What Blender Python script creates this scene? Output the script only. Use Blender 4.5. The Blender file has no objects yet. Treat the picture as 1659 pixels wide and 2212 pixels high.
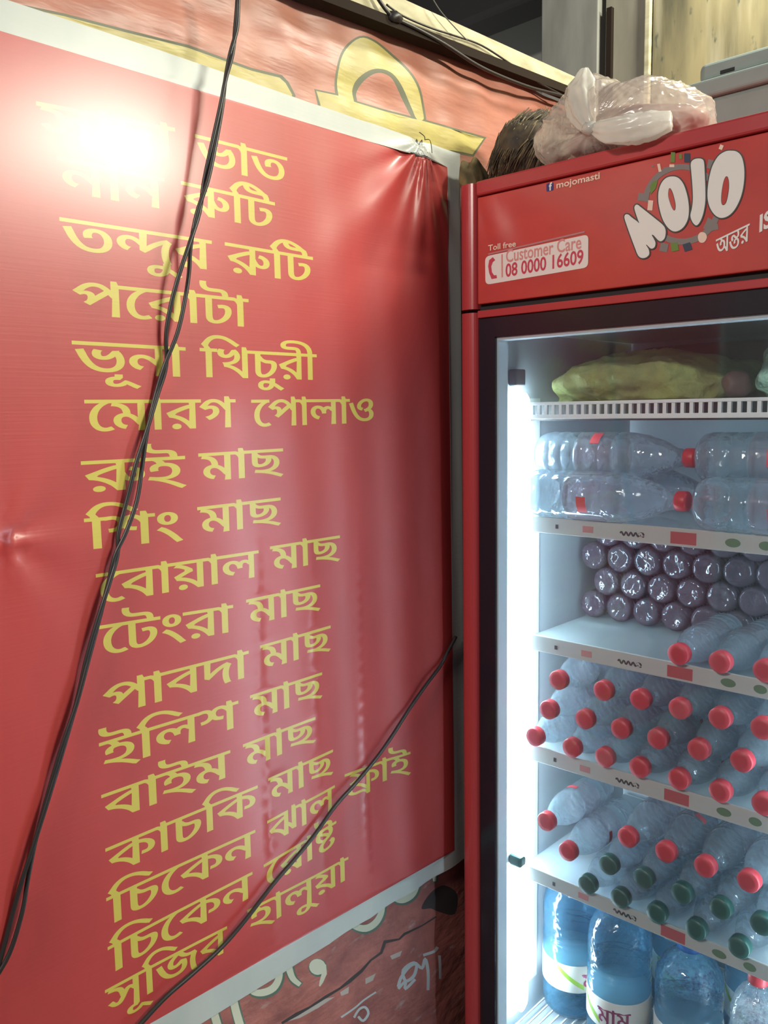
import bpy, bmesh, math, random
import numpy as np
from mathutils import noise
from mathutils import Vector, Matrix
from mathutils.geometry import delaunay_2d_cdt

random.seed(7)
SC = bpy.context.scene
COL = SC.collection


# ------------------------------------------------------------------ camera
F_PX, CX, CY = 1830.0, 829.5, 1106.0
CAM = np.array([1.055, -1.2928, 1.55])
R = np.array([[0.7299617410629861, 0.06911320124088338, -0.6799847218861107],
              [0.6833100849094581, -0.0964922584856006, 0.7237240993039938],
              [-0.015594372232419829, -0.9929313216263174, -0.1176614044115212]])
cam_data = bpy.data.cameras.new('camera')
cam_data.sensor_fit = 'VERTICAL'
cam_data.sensor_height = 36.0
cam_data.lens = 36.0 * F_PX / 2212.0
cam_data.clip_start = 0.02
cam = bpy.data.objects.new('camera', cam_data)
COL.objects.link(cam)
m4 = Matrix.Identity(4)
for i in range(3):
    m4[i][0], m4[i][1], m4[i][2], m4[i][3] = R[i, 0], -R[i, 1], -R[i, 2], CAM[i]
cam.matrix_world = m4
SC.camera = cam

# ------------------------------------------------------------------ world, lamp, exposure
SC.view_settings.view_transform = 'Standard'
SC.view_settings.look = 'None'
SC.view_settings.gamma = 1.0
SC.view_settings.use_curve_mapping = False
SC.view_settings.exposure = 0.0
SC.cycles.use_denoising = True
SC.cycles.max_bounces = 14
SC.cycles.transmission_bounces = 12
SC.cycles.transparent_max_bounces = 24
SC.cycles.glossy_bounces = 5
SC.cycles.diffuse_bounces = 4
SC.cycles.sample_clamp_indirect = 6.0
SC.cycles.caustics_refractive = False
SC.cycles.caustics_reflective = False
world = bpy.data.worlds.new('world')
SC.world = world
world.use_nodes = True
WBG = world.node_tree.nodes['Background']
WBG.inputs['Color'].default_value = (0.36, 0.40, 0.54, 1)
WBG.inputs['Strength'].default_value = 0.19

LAMP = Vector((2.1, 0.42, 2.57))          # fluorescent tube under the ceiling, out of frame
def lamp_side(target, energy):
    """one side of the fluorescent tube: a narrow lit strip along y"""
    ld = bpy.data.lights.new('ceiling_tube_light', 'AREA')
    ld.shape = 'RECTANGLE'
    ld.size, ld.size_y = 0.03, 0.62
    ld.energy = energy
    ld.color = (1.0, 0.97, 0.80)
    lo = bpy.data.objects.new('ceiling_tube_light', ld)
    COL.objects.link(lo)
    zax = -(Vector(target) - LAMP).normalized()
    yax = (Vector((0, 1, 0)) - zax * zax.y).normalized()
    xax = yax.cross(zax)
    lo.matrix_world = Matrix(((xax.x, yax.x, zax.x, LAMP.x), (xax.y, yax.y, zax.y, LAMP.y), (xax.z, yax.z, zax.z, LAMP.z), (0, 0, 0, 1)))
lamp_side((0.0, -0.3, 1.6), 56.0)
lamp_side(LAMP + Vector((-0.10, 1.0, -0.05)), 10.0)
# bare bulb hanging above the fridge, just out of frame
ub_ = bpy.data.lights.new('bulb_light', 'POINT')
ub_.energy = 36.0; ub_.shadow_soft_size = 0.07; ub_.color = (1.0, 0.97, 0.82)
uo_ = bpy.data.objects.new('bulb_light', ub_); COL.objects.link(uo_); uo_.location = (0.62, 0.516, 2.76)
# unseen fill light added behind the camera to brighten the fridge header
sl_ = bpy.data.lights.new('front_fill_light', 'AREA')
sl_.shape = 'RECTANGLE'; sl_.size, sl_.size_y = 0.5, 0.25
sl_.energy = 62.0; sl_.color = (1.0, 0.95, 0.86)
so_ = bpy.data.objects.new('front_fill_light', sl_); COL.objects.link(so_)
so_.location = (0.62, -3.2, 2.9)
so_.rotation_euler =  (Vector((0.4, 0.0, 1.9)) - so_.location).to_track_quat('-Z', 'Y').to_euler()
# weak fill light added behind the wall to lift the dark gap above it
bl_ = bpy.data.lights.new('gap_fill_light', 'POINT')
bl_.energy = 9.0; bl_.shadow_soft_size = 0.06; bl_.color = (1.0, 0.97, 0.86)
bo_ = bpy.data.objects.new('gap_fill_light', bl_); COL.objects.link(bo_); bo_.location = (-1.7, 1.25, 2.35)
LED_STRENGTH = 46.0
LED_COLOR = (0.70, 0.89, 1.0)

# ------------------------------------------------------------------ pixel -> world on a real plane
def ray(u, v):
    return R @ np.array([(u - CX) / F_PX, (v - CY) / F_PX, 1.0])

def on_wall(u, v, x=0.0):
    r = ray(u, v); t = (x - CAM[0]) / r[0]
    return CAM + r * t

def on_front(u, v, y=0.0):
    r = ray(u, v); t = (y - CAM[1]) / r[1]
    return CAM + r * t

# outlines of the Bengali letters used on the signs: advance, contours
GLYPHS = {
6: (438, "119,314 176,287 217,257 256,224 311,169 361,111 405,51 452,-8 352,-41 302,19 262,72 221,121 175,166 142,194 104,222 44,250|58,486 60,512 67,536 79,558 95,576 115,592 138,605 163,614 190,620 219,622 248,620 275,614 300,605 323,592 343,576 359,558 371,536 378,512 380,486 378,460 371,436 359,414 343,395 323,379 300,366 275,357 248,351 219,349 190,351 163,357 138,366 115,379 95,395 79,414 67,435 60,459|167,486 169,465 174,447 181,433 192,422 204,416 219,414 234,416 247,423 257,434 264,448 269,466 271,486 269,507 265,524 257,538 247,549 235,555 219,557 204,555 192,548 181,538 174,523 169,506"),
8: (893, "923,622 923,551 818,551 818,0 709,0 683,38 660,72 634,104 606,132 577,157 533,180 572,246 619,230 647,210 675,186 701,161 723,135 718,109 703,124 703,137 702,150 702,164 701,178 701,194 701,551 -30,551 -30,622|376,91 340,93 305,99 270,109 237,123 204,142 172,166 142,196 113,232 85,273 59,322 34,379 3,442 114,466 139,416 157,371 176,331 195,296 214,264 234,238 255,216 277,198 299,184 324,175 350,169 378,167 402,168 424,171 442,177 457,184 474,198 487,214 497,232 504,254 508,276 510,300 508,328 503,352 495,375 483,394 470,410 455,421 438,428 420,430 403,428 391,424 383,416 378,404 374,390 373,372 373,364 375,353 377,342 387,331 271,316 260,336 255,354 252,372 251,388 254,411 262,432 276,450 293,465 314,478 337,488 374,497 413,500 444,498 473,493 500,485 525,474 548,459 568,442 585,423 600,401 611,377 620,351 624,324 626,294 623,259 614,225 599,194 583,171 564,152 541,134 515,119 485,107 452,98 415,93|329,465 320,486 312,504 300,522 289,533 276,542 259,550 213,556 257,601 319,589 347,578 371,566 392,553 409,539 422,524 432,507 439,489 446,468"),
10: (530, "340,622 337,641 334,657 329,671 324,681 318,689 308,694 295,698 277,699 206,699 174,700 146,701 121,704 100,708 75,715 52,724 32,736 13,751 -3,768 -15,788 -23,809 -28,833 -30,859 -30,872 -28,885 -27,898 -22,912 92,907 87,896 86,886 85,877 85,869 86,848 89,830 93,814 99,802 107,792 117,784 130,778 148,774 171,772 200,771 257,771 291,770 321,767 346,763 369,756 389,747 408,734 421,722 431,708 439,690 445,671 448,648 451,622|242,500 281,498 318,493 350,485 379,474 404,459 425,444 444,426 458,406 473,379 481,352 484,325 480,286 468,252 448,221 419,195 384,174 341,158 292,147 211,141 240,152 299,136 350,115 401,89 453,60 504,26 569,-10 497,-63 442,-34 405,-7 370,16 319,48 270,75 220,98 166,119 128,131 87,143 22,154 46,223 100,214 131,208 153,206 179,204 207,204 239,205 267,208 290,214 308,221 328,233 343,248 352,265 362,292 365,320 363,345 357,367 348,386 334,402 316,414 296,423 273,428 247,430 226,429 209,427 195,423 185,418 178,411 174,402 170,388 168,370 168,362 170,354 171,345 179,338 67,323 57,338 53,354 51,370 50,384 53,407 62,428 77,447 96,463 119,476 146,486 175,494 207,498|160,465 151,486 143,504 131,522 120,533 106,542 89,550 43,556 87,601 150,589 178,578 202,566 222,553 239,539 253,524 263,507 270,489 277,468|560,622 560,551 -30,551 -30,622"),
18: (738, "509,629 548,627 584,619 615,607 642,590 664,569 679,544 688,515 691,483 688,452 679,423 663,397 643,373 619,351 590,331 558,313 524,297 469,282 422,354 473,365 500,378 522,391 541,406 554,421 564,439 569,460 571,482 570,499 567,515 562,528 556,538 548,547 538,553 525,557 509,558 478,555 448,546 420,532 396,516 376,496 362,476 354,457 351,439 353,424 356,412 360,405 371,399 411,395 379,321 332,328 307,336 284,347 265,360 250,375 239,392 233,410 231,431 234,454 241,477 254,500 271,522 291,543 315,564 342,582 372,598 403,611 437,621 473,627|701,225 697,186 684,150 662,119 632,92 595,70 553,54 505,45 453,42 405,45 358,53 313,67 280,81 248,100 218,121 189,147 162,177 136,210 111,249 88,291 66,338 45,390 26,446 3,507 116,529 143,461 164,399 187,344 210,295 235,252 261,216 289,186 318,161 348,142 381,129 417,121 455,118 483,120 508,125 529,133 548,144 562,160 572,179 578,201 580,228 579,247 575,264 569,280 560,294 544,311 524,326 475,338 591,373 628,355 654,335 674,311 689,285 698,256"),
20: (807, "837,622 837,551 512,551 512,489 512,473 512,0 403,0 376,39 351,76 320,111 285,144 247,173 206,198 163,219 119,234 62,243 12,339 125,392 223,439 290,467 359,493 460,517 410,475 395,551 -30,551 -30,622|407,467 468,438 391,422 338,401 285,378 233,353 184,328 159,304 174,294 214,280 255,262 295,240 332,215 368,186 400,156 426,124 458,90 402,88 398,111 397,134 395,159 395,189|781,288 777,256 766,226 754,207 737,191 716,177 696,169 675,163 651,159 625,158 609,158 593,159 577,160 545,163 554,235 581,234 588,234 596,233 606,233 625,234 640,238 648,243 653,252 658,265 662,280 663,296 660,322 653,345 639,367 620,386 594,404 561,418 522,430 458,438 463,513 523,508 561,499 597,488 631,474 662,458 691,440 716,419 739,396 757,372 770,346 778,318"),
21: (696, "726,622 726,551 621,551 621,0 514,0 478,40 446,79 409,116 368,149 339,169 308,188 275,204 240,218 203,229 150,238 127,331 198,296 239,287 282,276 321,263 356,248 399,225 436,201 469,175 497,149 522,123 518,97 505,120 505,143 504,167 504,193 504,688 591,688 614,622|470,470 468,442 461,416 450,393 434,372 415,352 393,335 368,320 340,308 300,294 257,283 209,276 148,285 113,331 178,335 212,340 242,346 268,354 290,364 309,375 324,387 335,400 346,420 353,442 355,466 354,486 350,505 343,522 334,539 321,555 286,571 371,625 407,603 427,580 445,554 459,528 467,499|182,430 150,432 121,438 95,448 72,462 53,479 39,499 31,522 29,548 31,570 36,592 44,612 61,628 177,607 158,596 154,582 151,568 150,552 151,536 154,523 158,514 164,507 172,502 182,501 199,503 216,509 235,521 255,541 269,560 283,583 303,612 390,625 393,575 376,547 359,521 340,498 319,478 296,462 270,448 243,438 213,432"),
22: (656, "464,0 482,425 510,362 466,394 445,423 424,448 395,482 368,509 342,530 317,544 291,553 263,556 241,554 221,549 205,541 190,528 162,499 133,465 102,457 106,465 124,472 144,478 178,485 216,487 248,485 276,479 301,469 321,456 338,441 351,424 362,396 366,369 363,340 355,313 341,288 321,264 297,240 267,217 232,195 176,172 101,245 157,261 187,278 214,296 229,311 239,328 244,346 246,365 245,379 241,391 236,402 228,410 216,415 200,417 177,416 157,411 135,403 100,392 -5,458 38,507 73,548 99,572 126,592 156,608 187,620 220,627 255,629 290,627 323,621 354,612 384,598 413,580 441,559 482,520 517,472 470,483 467,501 466,526 464,555 464,585 464,688 551,688 574,622 686,622 686,551 581,551 581,0"),
25: (567, "597,622 597,551 192,551 192,521 188,458 190,442 191,422 192,400 192,378 192,205 193,179 194,158 196,143 201,128 205,117 211,108 219,101 230,97 244,96 267,98 288,104 308,115 338,136 364,162 387,193 404,226 412,248 416,272 418,296 417,311 415,323 412,333 409,339 400,345 386,348 367,349 363,349 333,350 307,352 284,356 254,365 226,377 201,391 179,408 159,426 140,447 165,534 209,501 230,474 244,458 260,446 279,436 302,429 329,424 361,423 377,423 401,422 422,421 440,418 463,412 483,403 500,393 514,380 524,364 531,347 536,328 537,306 534,266 523,227 506,189 484,154 458,122 428,95 401,75 372,57 342,43 310,32 275,26 238,24 212,25 189,29 167,35 140,48 117,63 100,84 87,109 81,124 78,143 76,165 75,191 75,551 -30,551 -30,622"),
26: (687, "635,310 634,284 629,259 622,237 612,216 595,192 574,171 551,153 526,138 498,125 470,114 426,103 372,97 336,120 417,111 471,98 524,83 578,64 635,40 712,11 657,-49 562,-10 483,22 401,47 317,68 231,83 121,94 135,166 185,160 216,156 250,153 290,152 331,153 367,158 399,165 426,175 449,187 469,201 484,217 496,234 509,259 516,284 518,310 516,335 511,357 503,375 492,391 477,403 459,412 437,417 412,419 406,419 399,418 393,418 365,416 349,481 382,482 397,482 411,483 423,483 452,482 480,479 504,473 527,466 553,453 575,438 593,421 613,393 626,364 633,336|227,217 192,219 161,225 142,231 125,239 111,249 94,266 82,288 76,307 72,330 71,359 71,559 188,559 188,521 186,476 187,464 187,450 188,436 188,420 188,359 188,343 190,331 191,321 195,310 198,301 205,293 216,288 233,286 258,288 279,293 299,302 316,313 330,326 341,340 348,355 353,370 354,384 353,395 353,403 352,408 341,412 321,413 315,413 280,415 246,421 215,431 187,444 162,461 133,480 157,544 199,526 216,510 234,498 256,488 274,484 297,482 323,481 374,481 390,480 400,475 405,469 413,463 433,451 452,435 462,422 468,406 470,388 468,364 462,342 451,320 436,300 419,282 398,266 375,252 348,240 311,227 270,220|-30,551 -30,622 717,622 717,551"),
27: (917, "401,63 360,65 320,72 281,84 243,101 207,123 173,152 148,177 125,206 103,239 82,276 62,316 43,362 26,411 4,465 119,485 142,426 160,374 179,327 199,286 219,250 241,219 264,194 289,174 315,159 342,148 372,141 404,139 436,141 463,147 486,157 503,171 516,189 526,211 532,238 534,268 532,297 527,321 520,341 498,358 618,358 575,330 543,306 510,286 474,270 447,263 420,258 391,257 363,259 337,264 313,272 291,284 273,298 258,316 247,336 240,359 238,384 242,414 253,443 272,474 293,496 319,516 350,535 377,553 373,552 349,552 323,551 298,551 -30,551 -30,622 947,622 947,551 614,551 591,551 570,552 551,553 539,554 504,535 471,518 443,501 420,485 396,465 378,446 367,428 358,404 355,380 356,363 359,350 363,340 374,331 388,328 408,330 427,336 445,346 465,359 486,376 519,396 625,365 636,343 644,316 648,285 650,254 647,221 639,190 625,160 611,140 592,121 570,105 544,90 514,78 480,70 442,65|821,205 823,157 829,111 835,80 844,46 862,10 747,-7 726,50 713,106 706,163 703,222 704,256 707,288 713,317 724,356 727,388 717,390 682,393 649,399 619,408 583,422 550,439 522,460 498,485 476,512 444,543 560,559 585,532 605,508 621,494 639,482 661,472 687,465 717,460 751,459 764,459 777,460 790,461 817,462 867,392 843,348 830,304 825,274 822,241"),
28: (794, "512,622 512,0 403,0 376,39 351,76 320,111 285,144 247,173 206,198 163,219 119,234 62,243 12,339 124,394 224,444 292,474 361,501 459,524 411,482 395,551 -30,551 -30,622|408,474 467,446 392,428 341,408 290,385 239,360 189,332 160,304 174,294 214,280 255,262 295,240 332,215 368,186 400,156 426,124 458,90 402,88 398,111 397,134 395,159 395,189|824,622 824,551 719,551 719,73 610,73 584,111 560,146 534,178 507,206 478,232 434,255 473,318 524,299 555,276 585,248 613,218 636,189 662,160 608,157 604,180 603,202 602,227 602,257 602,688 689,688 712,622"),
30: (567, "597,622 597,551 192,551 192,205 193,179 194,158 196,143 201,128 205,117 211,108 219,101 230,97 244,96 266,98 288,104 309,115 329,129 348,144 364,162 388,194 405,228 415,263 419,299 418,319 414,335 408,348 403,355 396,360 384,363 370,364 359,364 347,362 334,360 300,357 283,428 321,432 343,436 365,438 389,439 416,437 440,433 464,425 485,414 503,399 518,381 529,359 535,333 537,303 534,264 523,226 506,188 484,153 458,122 428,95 401,75 373,58 342,44 310,33 275,26 239,24 213,25 190,29 168,35 140,48 117,63 100,84 87,109 81,124 78,143 76,165 75,191 75,551 -30,551 -30,622|377,622 374,641 371,657 366,671 361,681 355,689 345,694 332,698 314,699 221,699 190,700 162,701 137,704 116,708 91,715 68,724 48,736 29,751 13,768 1,788 -7,809 -12,833 -14,859 -14,872 -12,884 -11,898 -6,912 108,907 103,897 102,888 101,879 101,869 102,848 105,830 109,814 115,802 123,792 133,784 146,778 164,774 187,772 216,771 294,771 328,770 358,767 383,763 406,756 426,747 445,734 458,722 468,708 476,690 482,671 485,648 488,622"),
35: (707, "407,50 364,53 323,60 283,73 244,90 207,114 172,144 140,180 109,222 81,271 55,328 31,393 4,466 119,486 142,427 160,373 179,325 199,282 220,245 242,212 265,186 289,164 315,147 342,136 372,128 405,126 433,127 457,131 477,138 495,146 509,157 521,170 535,193 545,218 551,247 553,278 551,305 547,331 539,354 528,376 516,394 501,409 484,420 465,427 444,429 428,428 415,425 407,419 401,412 394,399 391,384 389,367 389,357 391,346 393,334 404,321 287,306 276,325 272,343 269,361 268,380 270,405 278,426 291,446 309,462 330,475 354,486 381,494 409,498 440,500 473,498 503,493 532,484 559,472 584,456 606,437 625,416 641,392 654,366 663,337 668,306 670,274 668,243 663,214 654,187 641,160 625,137 604,115 580,96 553,80 521,67 486,58 448,52|737,622 737,551 -30,551 -30,622"),
37: (603, "633,622 633,551 179,551 166,253 119,273 174,316 224,357 278,394 337,428 401,459 480,486 564,422 541,388 528,354 519,320 512,285 508,247 507,205 509,157 515,111 521,80 530,46 548,10 433,-7 412,50 399,106 392,163 389,222 391,262 395,299 403,333 413,364 424,389 444,410 497,405 418,380 364,349 312,314 261,273 209,227 143,175 62,215 62,551 -30,551 -30,622"),
39: (604, "634,622 634,551 529,551 529,0 412,0 430,243 455,187 398,231 362,270 325,303 286,329 262,341 239,349 216,351 197,349 180,342 166,332 158,321 153,307 149,292 148,274 150,255 155,238 164,222 177,209 196,196 242,184 185,113 138,127 110,142 86,160 65,180 48,202 36,226 28,251 26,277 28,300 33,322 41,341 53,358 73,378 95,394 122,407 162,419 204,423 240,421 274,415 307,405 337,392 365,375 392,356 430,322 487,284 420,280 415,303 413,326 412,348 412,371 412,551 -30,551 -30,622"),
40: (716, "746,622 746,551 641,551 641,0 524,0 542,396 571,332 523,370 498,404 475,434 454,461 433,484 414,504 385,527 358,544 329,553 298,556 275,554 254,549 234,541 206,524 179,501 155,475 127,447 98,445 115,454 134,460 153,464 174,465 204,463 231,457 255,447 274,434 288,417 298,398 304,378 306,356 306,345 305,335 303,326 295,320 230,326 262,339 273,351 285,363 298,375 310,387 323,400 462,516 538,463 226,195 138,250 252,328 227,285 176,262 180,280 190,298 197,319 199,343 198,359 195,372 190,383 183,391 174,396 160,398 147,397 134,394 122,388 95,380 -5,452 48,502 90,544 120,569 151,590 183,606 217,619 253,626 291,629 330,627 366,620 400,608 432,592 463,571 493,546 522,515 552,481 588,441 530,446 527,471 525,498 524,527 524,558 524,688 611,688 634,622"),
42: (596, "626,622 626,551 521,551 521,0 412,0 385,39 359,76 328,110 292,142 254,171 212,196 167,217 121,232 61,243 12,339 125,394 227,444 297,474 368,500 470,524 419,482 404,551 -30,551 -30,622|416,474 477,446 400,428 348,408 293,384 239,359 188,332 161,304 173,294 212,280 254,263 295,242 334,218 371,190 397,167 420,142 439,116 472,88 411,88 407,111 406,134 404,159 404,189"),
43: (721, "422,43 377,45 334,52 293,64 253,81 215,104 179,134 154,160 130,191 107,226 85,264 65,307 45,355 27,407 4,465 119,485 143,422 162,366 182,316 204,272 226,235 250,203 275,176 300,156 327,140 356,128 387,121 420,119 451,121 478,127 501,138 521,152 538,170 551,190 560,214 566,239 568,267 567,296 563,321 556,344 548,364 538,383 518,398 590,476 630,440 650,404 665,369 676,334 682,300 684,266 682,235 676,206 667,179 654,152 636,129 616,107 592,89 564,72 533,60 499,50 462,45|384,284 351,286 322,292 295,302 272,316 253,333 239,353 231,376 229,402 231,425 237,448 245,468 260,486 381,462 362,451 357,437 353,422 352,406 353,390 356,377 360,367 366,360 375,356 386,355 403,357 421,363 432,370 445,381 459,394 475,413 492,437 515,466 614,476 601,422 570,381 540,346 518,328 495,312 470,300 443,291 414,286|751,622 751,551 -30,551 -30,622"),
44: (622, "652,622 652,551 547,551 547,0 430,0 448,135 473,82 417,133 382,180 359,208 335,232 311,253 287,269 262,278 236,281 216,279 200,273 186,262 178,251 173,238 169,223 168,205 170,184 176,166 186,150 201,135 223,122 268,111 230,34 176,48 145,63 118,80 96,99 77,118 63,140 54,162 48,184 46,208 48,231 53,252 61,271 73,288 93,308 115,324 141,336 182,349 222,353 254,352 283,348 311,341 337,331 368,315 397,295 423,272 457,233 505,189 436,186 432,209 431,232 430,256 430,281 430,551 -30,551 -30,622|319,323 319,317 318,311 318,305 313,299 202,322 199,350 195,374 190,396 183,415 175,431 164,446 151,458 135,468 116,477 93,484 66,490 15,494 35,566 101,553 131,549 162,543 190,534 216,522 240,507 261,490 279,470 293,447 305,420 313,391 317,359"),
46: (596, "626,622 626,551 521,551 521,0 412,0 385,39 359,76 328,110 292,142 254,171 212,196 167,217 121,232 61,243 12,339 125,394 227,444 297,474 368,500 470,524 419,482 404,551 -30,551 -30,622|416,474 477,446 400,428 348,408 293,384 239,359 188,332 161,304 173,294 212,280 254,263 295,242 334,218 371,190 397,167 420,142 439,116 472,88 411,88 407,111 406,134 404,159 404,189|185,-6 164,-4 146,1 129,10 115,22 107,36 105,52 107,68 115,83 128,95 145,104 164,110 185,112 206,110 225,104 242,95 255,83 263,68 265,52 263,36 255,22 241,10 224,1 206,-4"),
47: (731, "761,622 761,551 656,551 656,0 539,0 558,335 573,309 528,338 506,360 493,371 479,377 465,379 453,378 442,374 433,366 425,353 422,341 419,326 418,307 418,297 418,288 419,279 422,271 318,266 311,292 305,315 296,336 285,353 273,368 259,379 244,387 229,392 213,394 199,393 187,389 177,384 164,371 156,356 150,337 148,316 150,297 154,279 161,263 171,248 191,230 216,215 266,201 226,127 175,138 145,152 117,168 91,187 69,208 51,232 37,259 29,288 26,320 29,349 37,374 51,398 70,418 92,434 118,448 147,458 177,464 208,466 244,464 278,457 308,446 336,431 361,410 402,384 323,383 345,403 361,420 382,434 404,443 428,449 452,451 478,449 502,445 523,437 553,420 597,397 556,382 541,403 540,424 539,445 539,467 539,551 -30,551 -30,622"),
48: (677, "707,622 707,551 602,551 602,0 485,0 485,512 490,532 488,549 486,567 485,586 485,607 485,688 572,688 596,622|361,629 389,627 416,622 441,614 465,603 487,589 506,572 524,553 540,532 554,509 534,404 496,438 479,468 462,494 443,516 424,534 405,546 384,554 363,556 348,555 334,551 323,544 314,534 306,522 301,508 297,491 296,471 298,452 302,435 310,419 321,406 336,394 356,386 382,380 435,377 424,300 372,303 341,309 313,317 288,327 266,339 247,354 230,370 217,388 205,414 197,443 195,474 196,499 201,522 208,543 219,562 236,583 257,600 281,612 307,622 334,627|77,629 107,627 137,621 165,612 192,598 215,580 235,558 247,538 255,515 260,490 262,461 260,434 252,408 240,383 222,360 198,340 170,323 145,313 117,306 87,301 36,300 26,377 77,379 101,384 120,392 134,401 144,413 152,426 159,447 161,468 160,487 156,505 150,520 142,532 131,543 116,550 98,555 76,556 60,555 43,554 25,550 -18,545 -31,620 12,624 33,627 55,628"),
50: (682, "712,622 712,551 607,551 607,0 490,0 508,353 539,290 498,315 481,336 466,353 454,365 444,373 436,375 428,373 421,367 412,355 399,336 389,319 376,296 360,268 343,237 326,210 310,188 294,168 277,153 258,142 237,133 213,129 188,127 157,130 128,138 100,153 73,174 55,194 37,217 7,244 103,281 126,259 137,241 146,228 154,218 163,210 171,205 180,203 190,206 202,214 209,222 219,234 230,250 243,269 256,293 272,321 295,354 312,386 330,411 349,428 369,440 391,447 415,449 440,447 464,441 486,430 506,416 528,397 567,374 499,373 493,395 491,416 490,437 490,458 490,551 -30,551 -30,622|267,271 245,313 238,349 231,379 224,404 213,424 201,441 185,455 165,467 141,476 111,483 76,489 14,495 38,571 112,551 147,544 180,537 209,528 235,518 258,506 277,492 294,475 307,457 318,436 326,412 331,386 336,356"),
51: (530, "242,500 281,498 318,493 350,485 379,474 404,459 425,444 444,426 458,406 473,379 481,352 484,325 480,286 468,252 448,221 419,195 384,174 341,158 292,147 211,141 240,152 299,136 350,115 401,89 453,60 504,26 569,-10 497,-63 442,-34 405,-7 370,16 319,48 270,75 220,98 166,119 128,131 87,143 22,154 46,223 100,214 131,208 153,206 179,204 207,204 239,205 267,208 290,214 308,221 328,233 343,248 352,265 362,292 365,320 363,345 357,367 348,386 334,402 316,414 296,423 273,428 247,430 226,429 209,427 195,423 185,418 178,411 174,402 170,388 168,370 168,362 170,354 171,345 179,338 67,323 57,338 53,354 51,370 50,384 53,407 62,428 77,447 96,463 119,476 146,486 175,494 207,498|160,465 151,486 143,504 131,522 120,533 106,542 89,550 43,556 87,601 150,589 178,578 202,566 222,553 239,539 253,524 263,507 270,489 277,468|560,622 560,551 -30,551 -30,622"),
54: (266, "296,622 296,551 191,551 191,0 74,0 74,469 67,491 57,510 44,527 35,538 24,545 12,550 -3,551 -30,551 -30,622 7,622 35,618 65,606 85,594 101,578 92,559 76,567 75,582 74,599 74,613 74,688 162,688 184,622"),
55: (266, "296,622 296,551 191,551 191,0 74,0 74,551 -30,551 -30,622 51,622 50,642 34,662 17,683 -4,704 39,760 78,812 107,842 139,867 176,888 206,901 239,910 275,915 313,917 367,914 420,904 470,888 519,866 568,840 617,808 666,771 733,731 666,677 606,712 565,743 528,770 492,793 458,811 426,826 394,836 360,842 325,844 293,842 264,836 238,825 215,811 194,793 175,772 148,735 129,693 132,677 144,660 158,642 169,622"),
56: (266, "296,551 191,551 191,0 74,0 74,551 -30,551 -30,622 72,622 71,653 64,682 56,708 44,731 29,752 13,770 -5,787 -26,800 -57,816 -91,828 -128,837 -188,845 -252,848 -289,847 -322,845 -350,842 -375,837 -395,830 -409,823 -418,814 -421,804 -422,792 -422,783 -421,776 -420,771 -413,768 -391,764 -365,763 -269,763 -235,762 -205,759 -179,754 -157,747 -137,737 -121,725 -107,712 -97,697 -89,680 -84,661 -81,640 -79,615 -185,615 -189,637 -192,654 -196,668 -202,678 -208,685 -218,689 -232,691 -254,692 -353,692 -393,693 -429,698 -459,704 -485,713 -504,723 -518,734 -529,747 -538,768 -541,789 -536,817 -521,841 -497,863 -465,882 -425,897 -378,908 -322,915 -258,917 -160,913 -74,899 2,877 66,846 118,805 157,754 182,693 191,622 296,622"),
57: (0, "-287,-266 -318,-263 -352,-254 -375,-245 -396,-233 -415,-218 -427,-204 -435,-189 -440,-171 -442,-151 -439,-127 -430,-105 -416,-86 -395,-70 -370,-56 -342,-47 -310,-41 -274,-39 -231,-42 -188,-49 -147,-62 -107,-78 -67,-99 -26,-124 15,-152 57,-183 118,-217 47,-271 -12,-236 -52,-205 -89,-178 -124,-155 -157,-137 -189,-122 -220,-111 -249,-105 -279,-103 -298,-105 -312,-109 -321,-117 -327,-127 -330,-139 -331,-153 -330,-166 -328,-177 -325,-186 -321,-192 -311,-199 -299,-203 -286,-204 -266,-202 -250,-197 -237,-188 -226,-177 -217,-164 -210,-150 -201,-127 -196,-102 -193,-79 -192,-59 -192,8 -75,8 -75,-45 -77,-75 -82,-110 -92,-148 -110,-184 -127,-206 -149,-226 -175,-242 -198,-253 -225,-260 -254,-265"),
58: (0, "-177,-241 -211,-238 -244,-230 -266,-222 -286,-211 -303,-197 -317,-180 -325,-160 -328,-137 -325,-114 -316,-93 -300,-76 -279,-62 -255,-51 -229,-43 -202,-38 -192,-36 -192,8 -75,8 -75,-56 -119,-102 -137,-101 -146,-100 -155,-100 -165,-100 -183,-101 -198,-104 -207,-110 -212,-118 -214,-128 -215,-140 -214,-152 -212,-161 -208,-169 -201,-175 -191,-178 -179,-179 -155,-177 -133,-170 -113,-159 -93,-144 -73,-125 -43,-102 2,-117 36,-134 73,-154 126,-186 192,-218 125,-271 73,-244 36,-220 0,-199 -20,-183 -31,-200 -57,-214 -84,-226 -113,-234 -144,-239"),
61: (346, "376,622 376,551 339,551 322,545 302,534 280,520 258,503 237,483 216,460 198,433 181,404 167,372 157,338 150,301 148,262 149,228 153,197 159,171 167,148 181,122 196,102 213,87 231,77 249,71 267,69 288,70 303,74 319,81 356,92 410,31 365,14 331,3 298,-3 264,-5 231,-3 199,3 169,14 141,28 116,46 94,68 75,92 58,120 45,152 36,185 31,221 29,260 31,300 37,338 47,374 62,408 80,440 100,470 124,497 150,521 179,542 209,561 241,576 284,588 222,555 199,553 178,552 155,551 130,551 -30,551 -30,622"),
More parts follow.
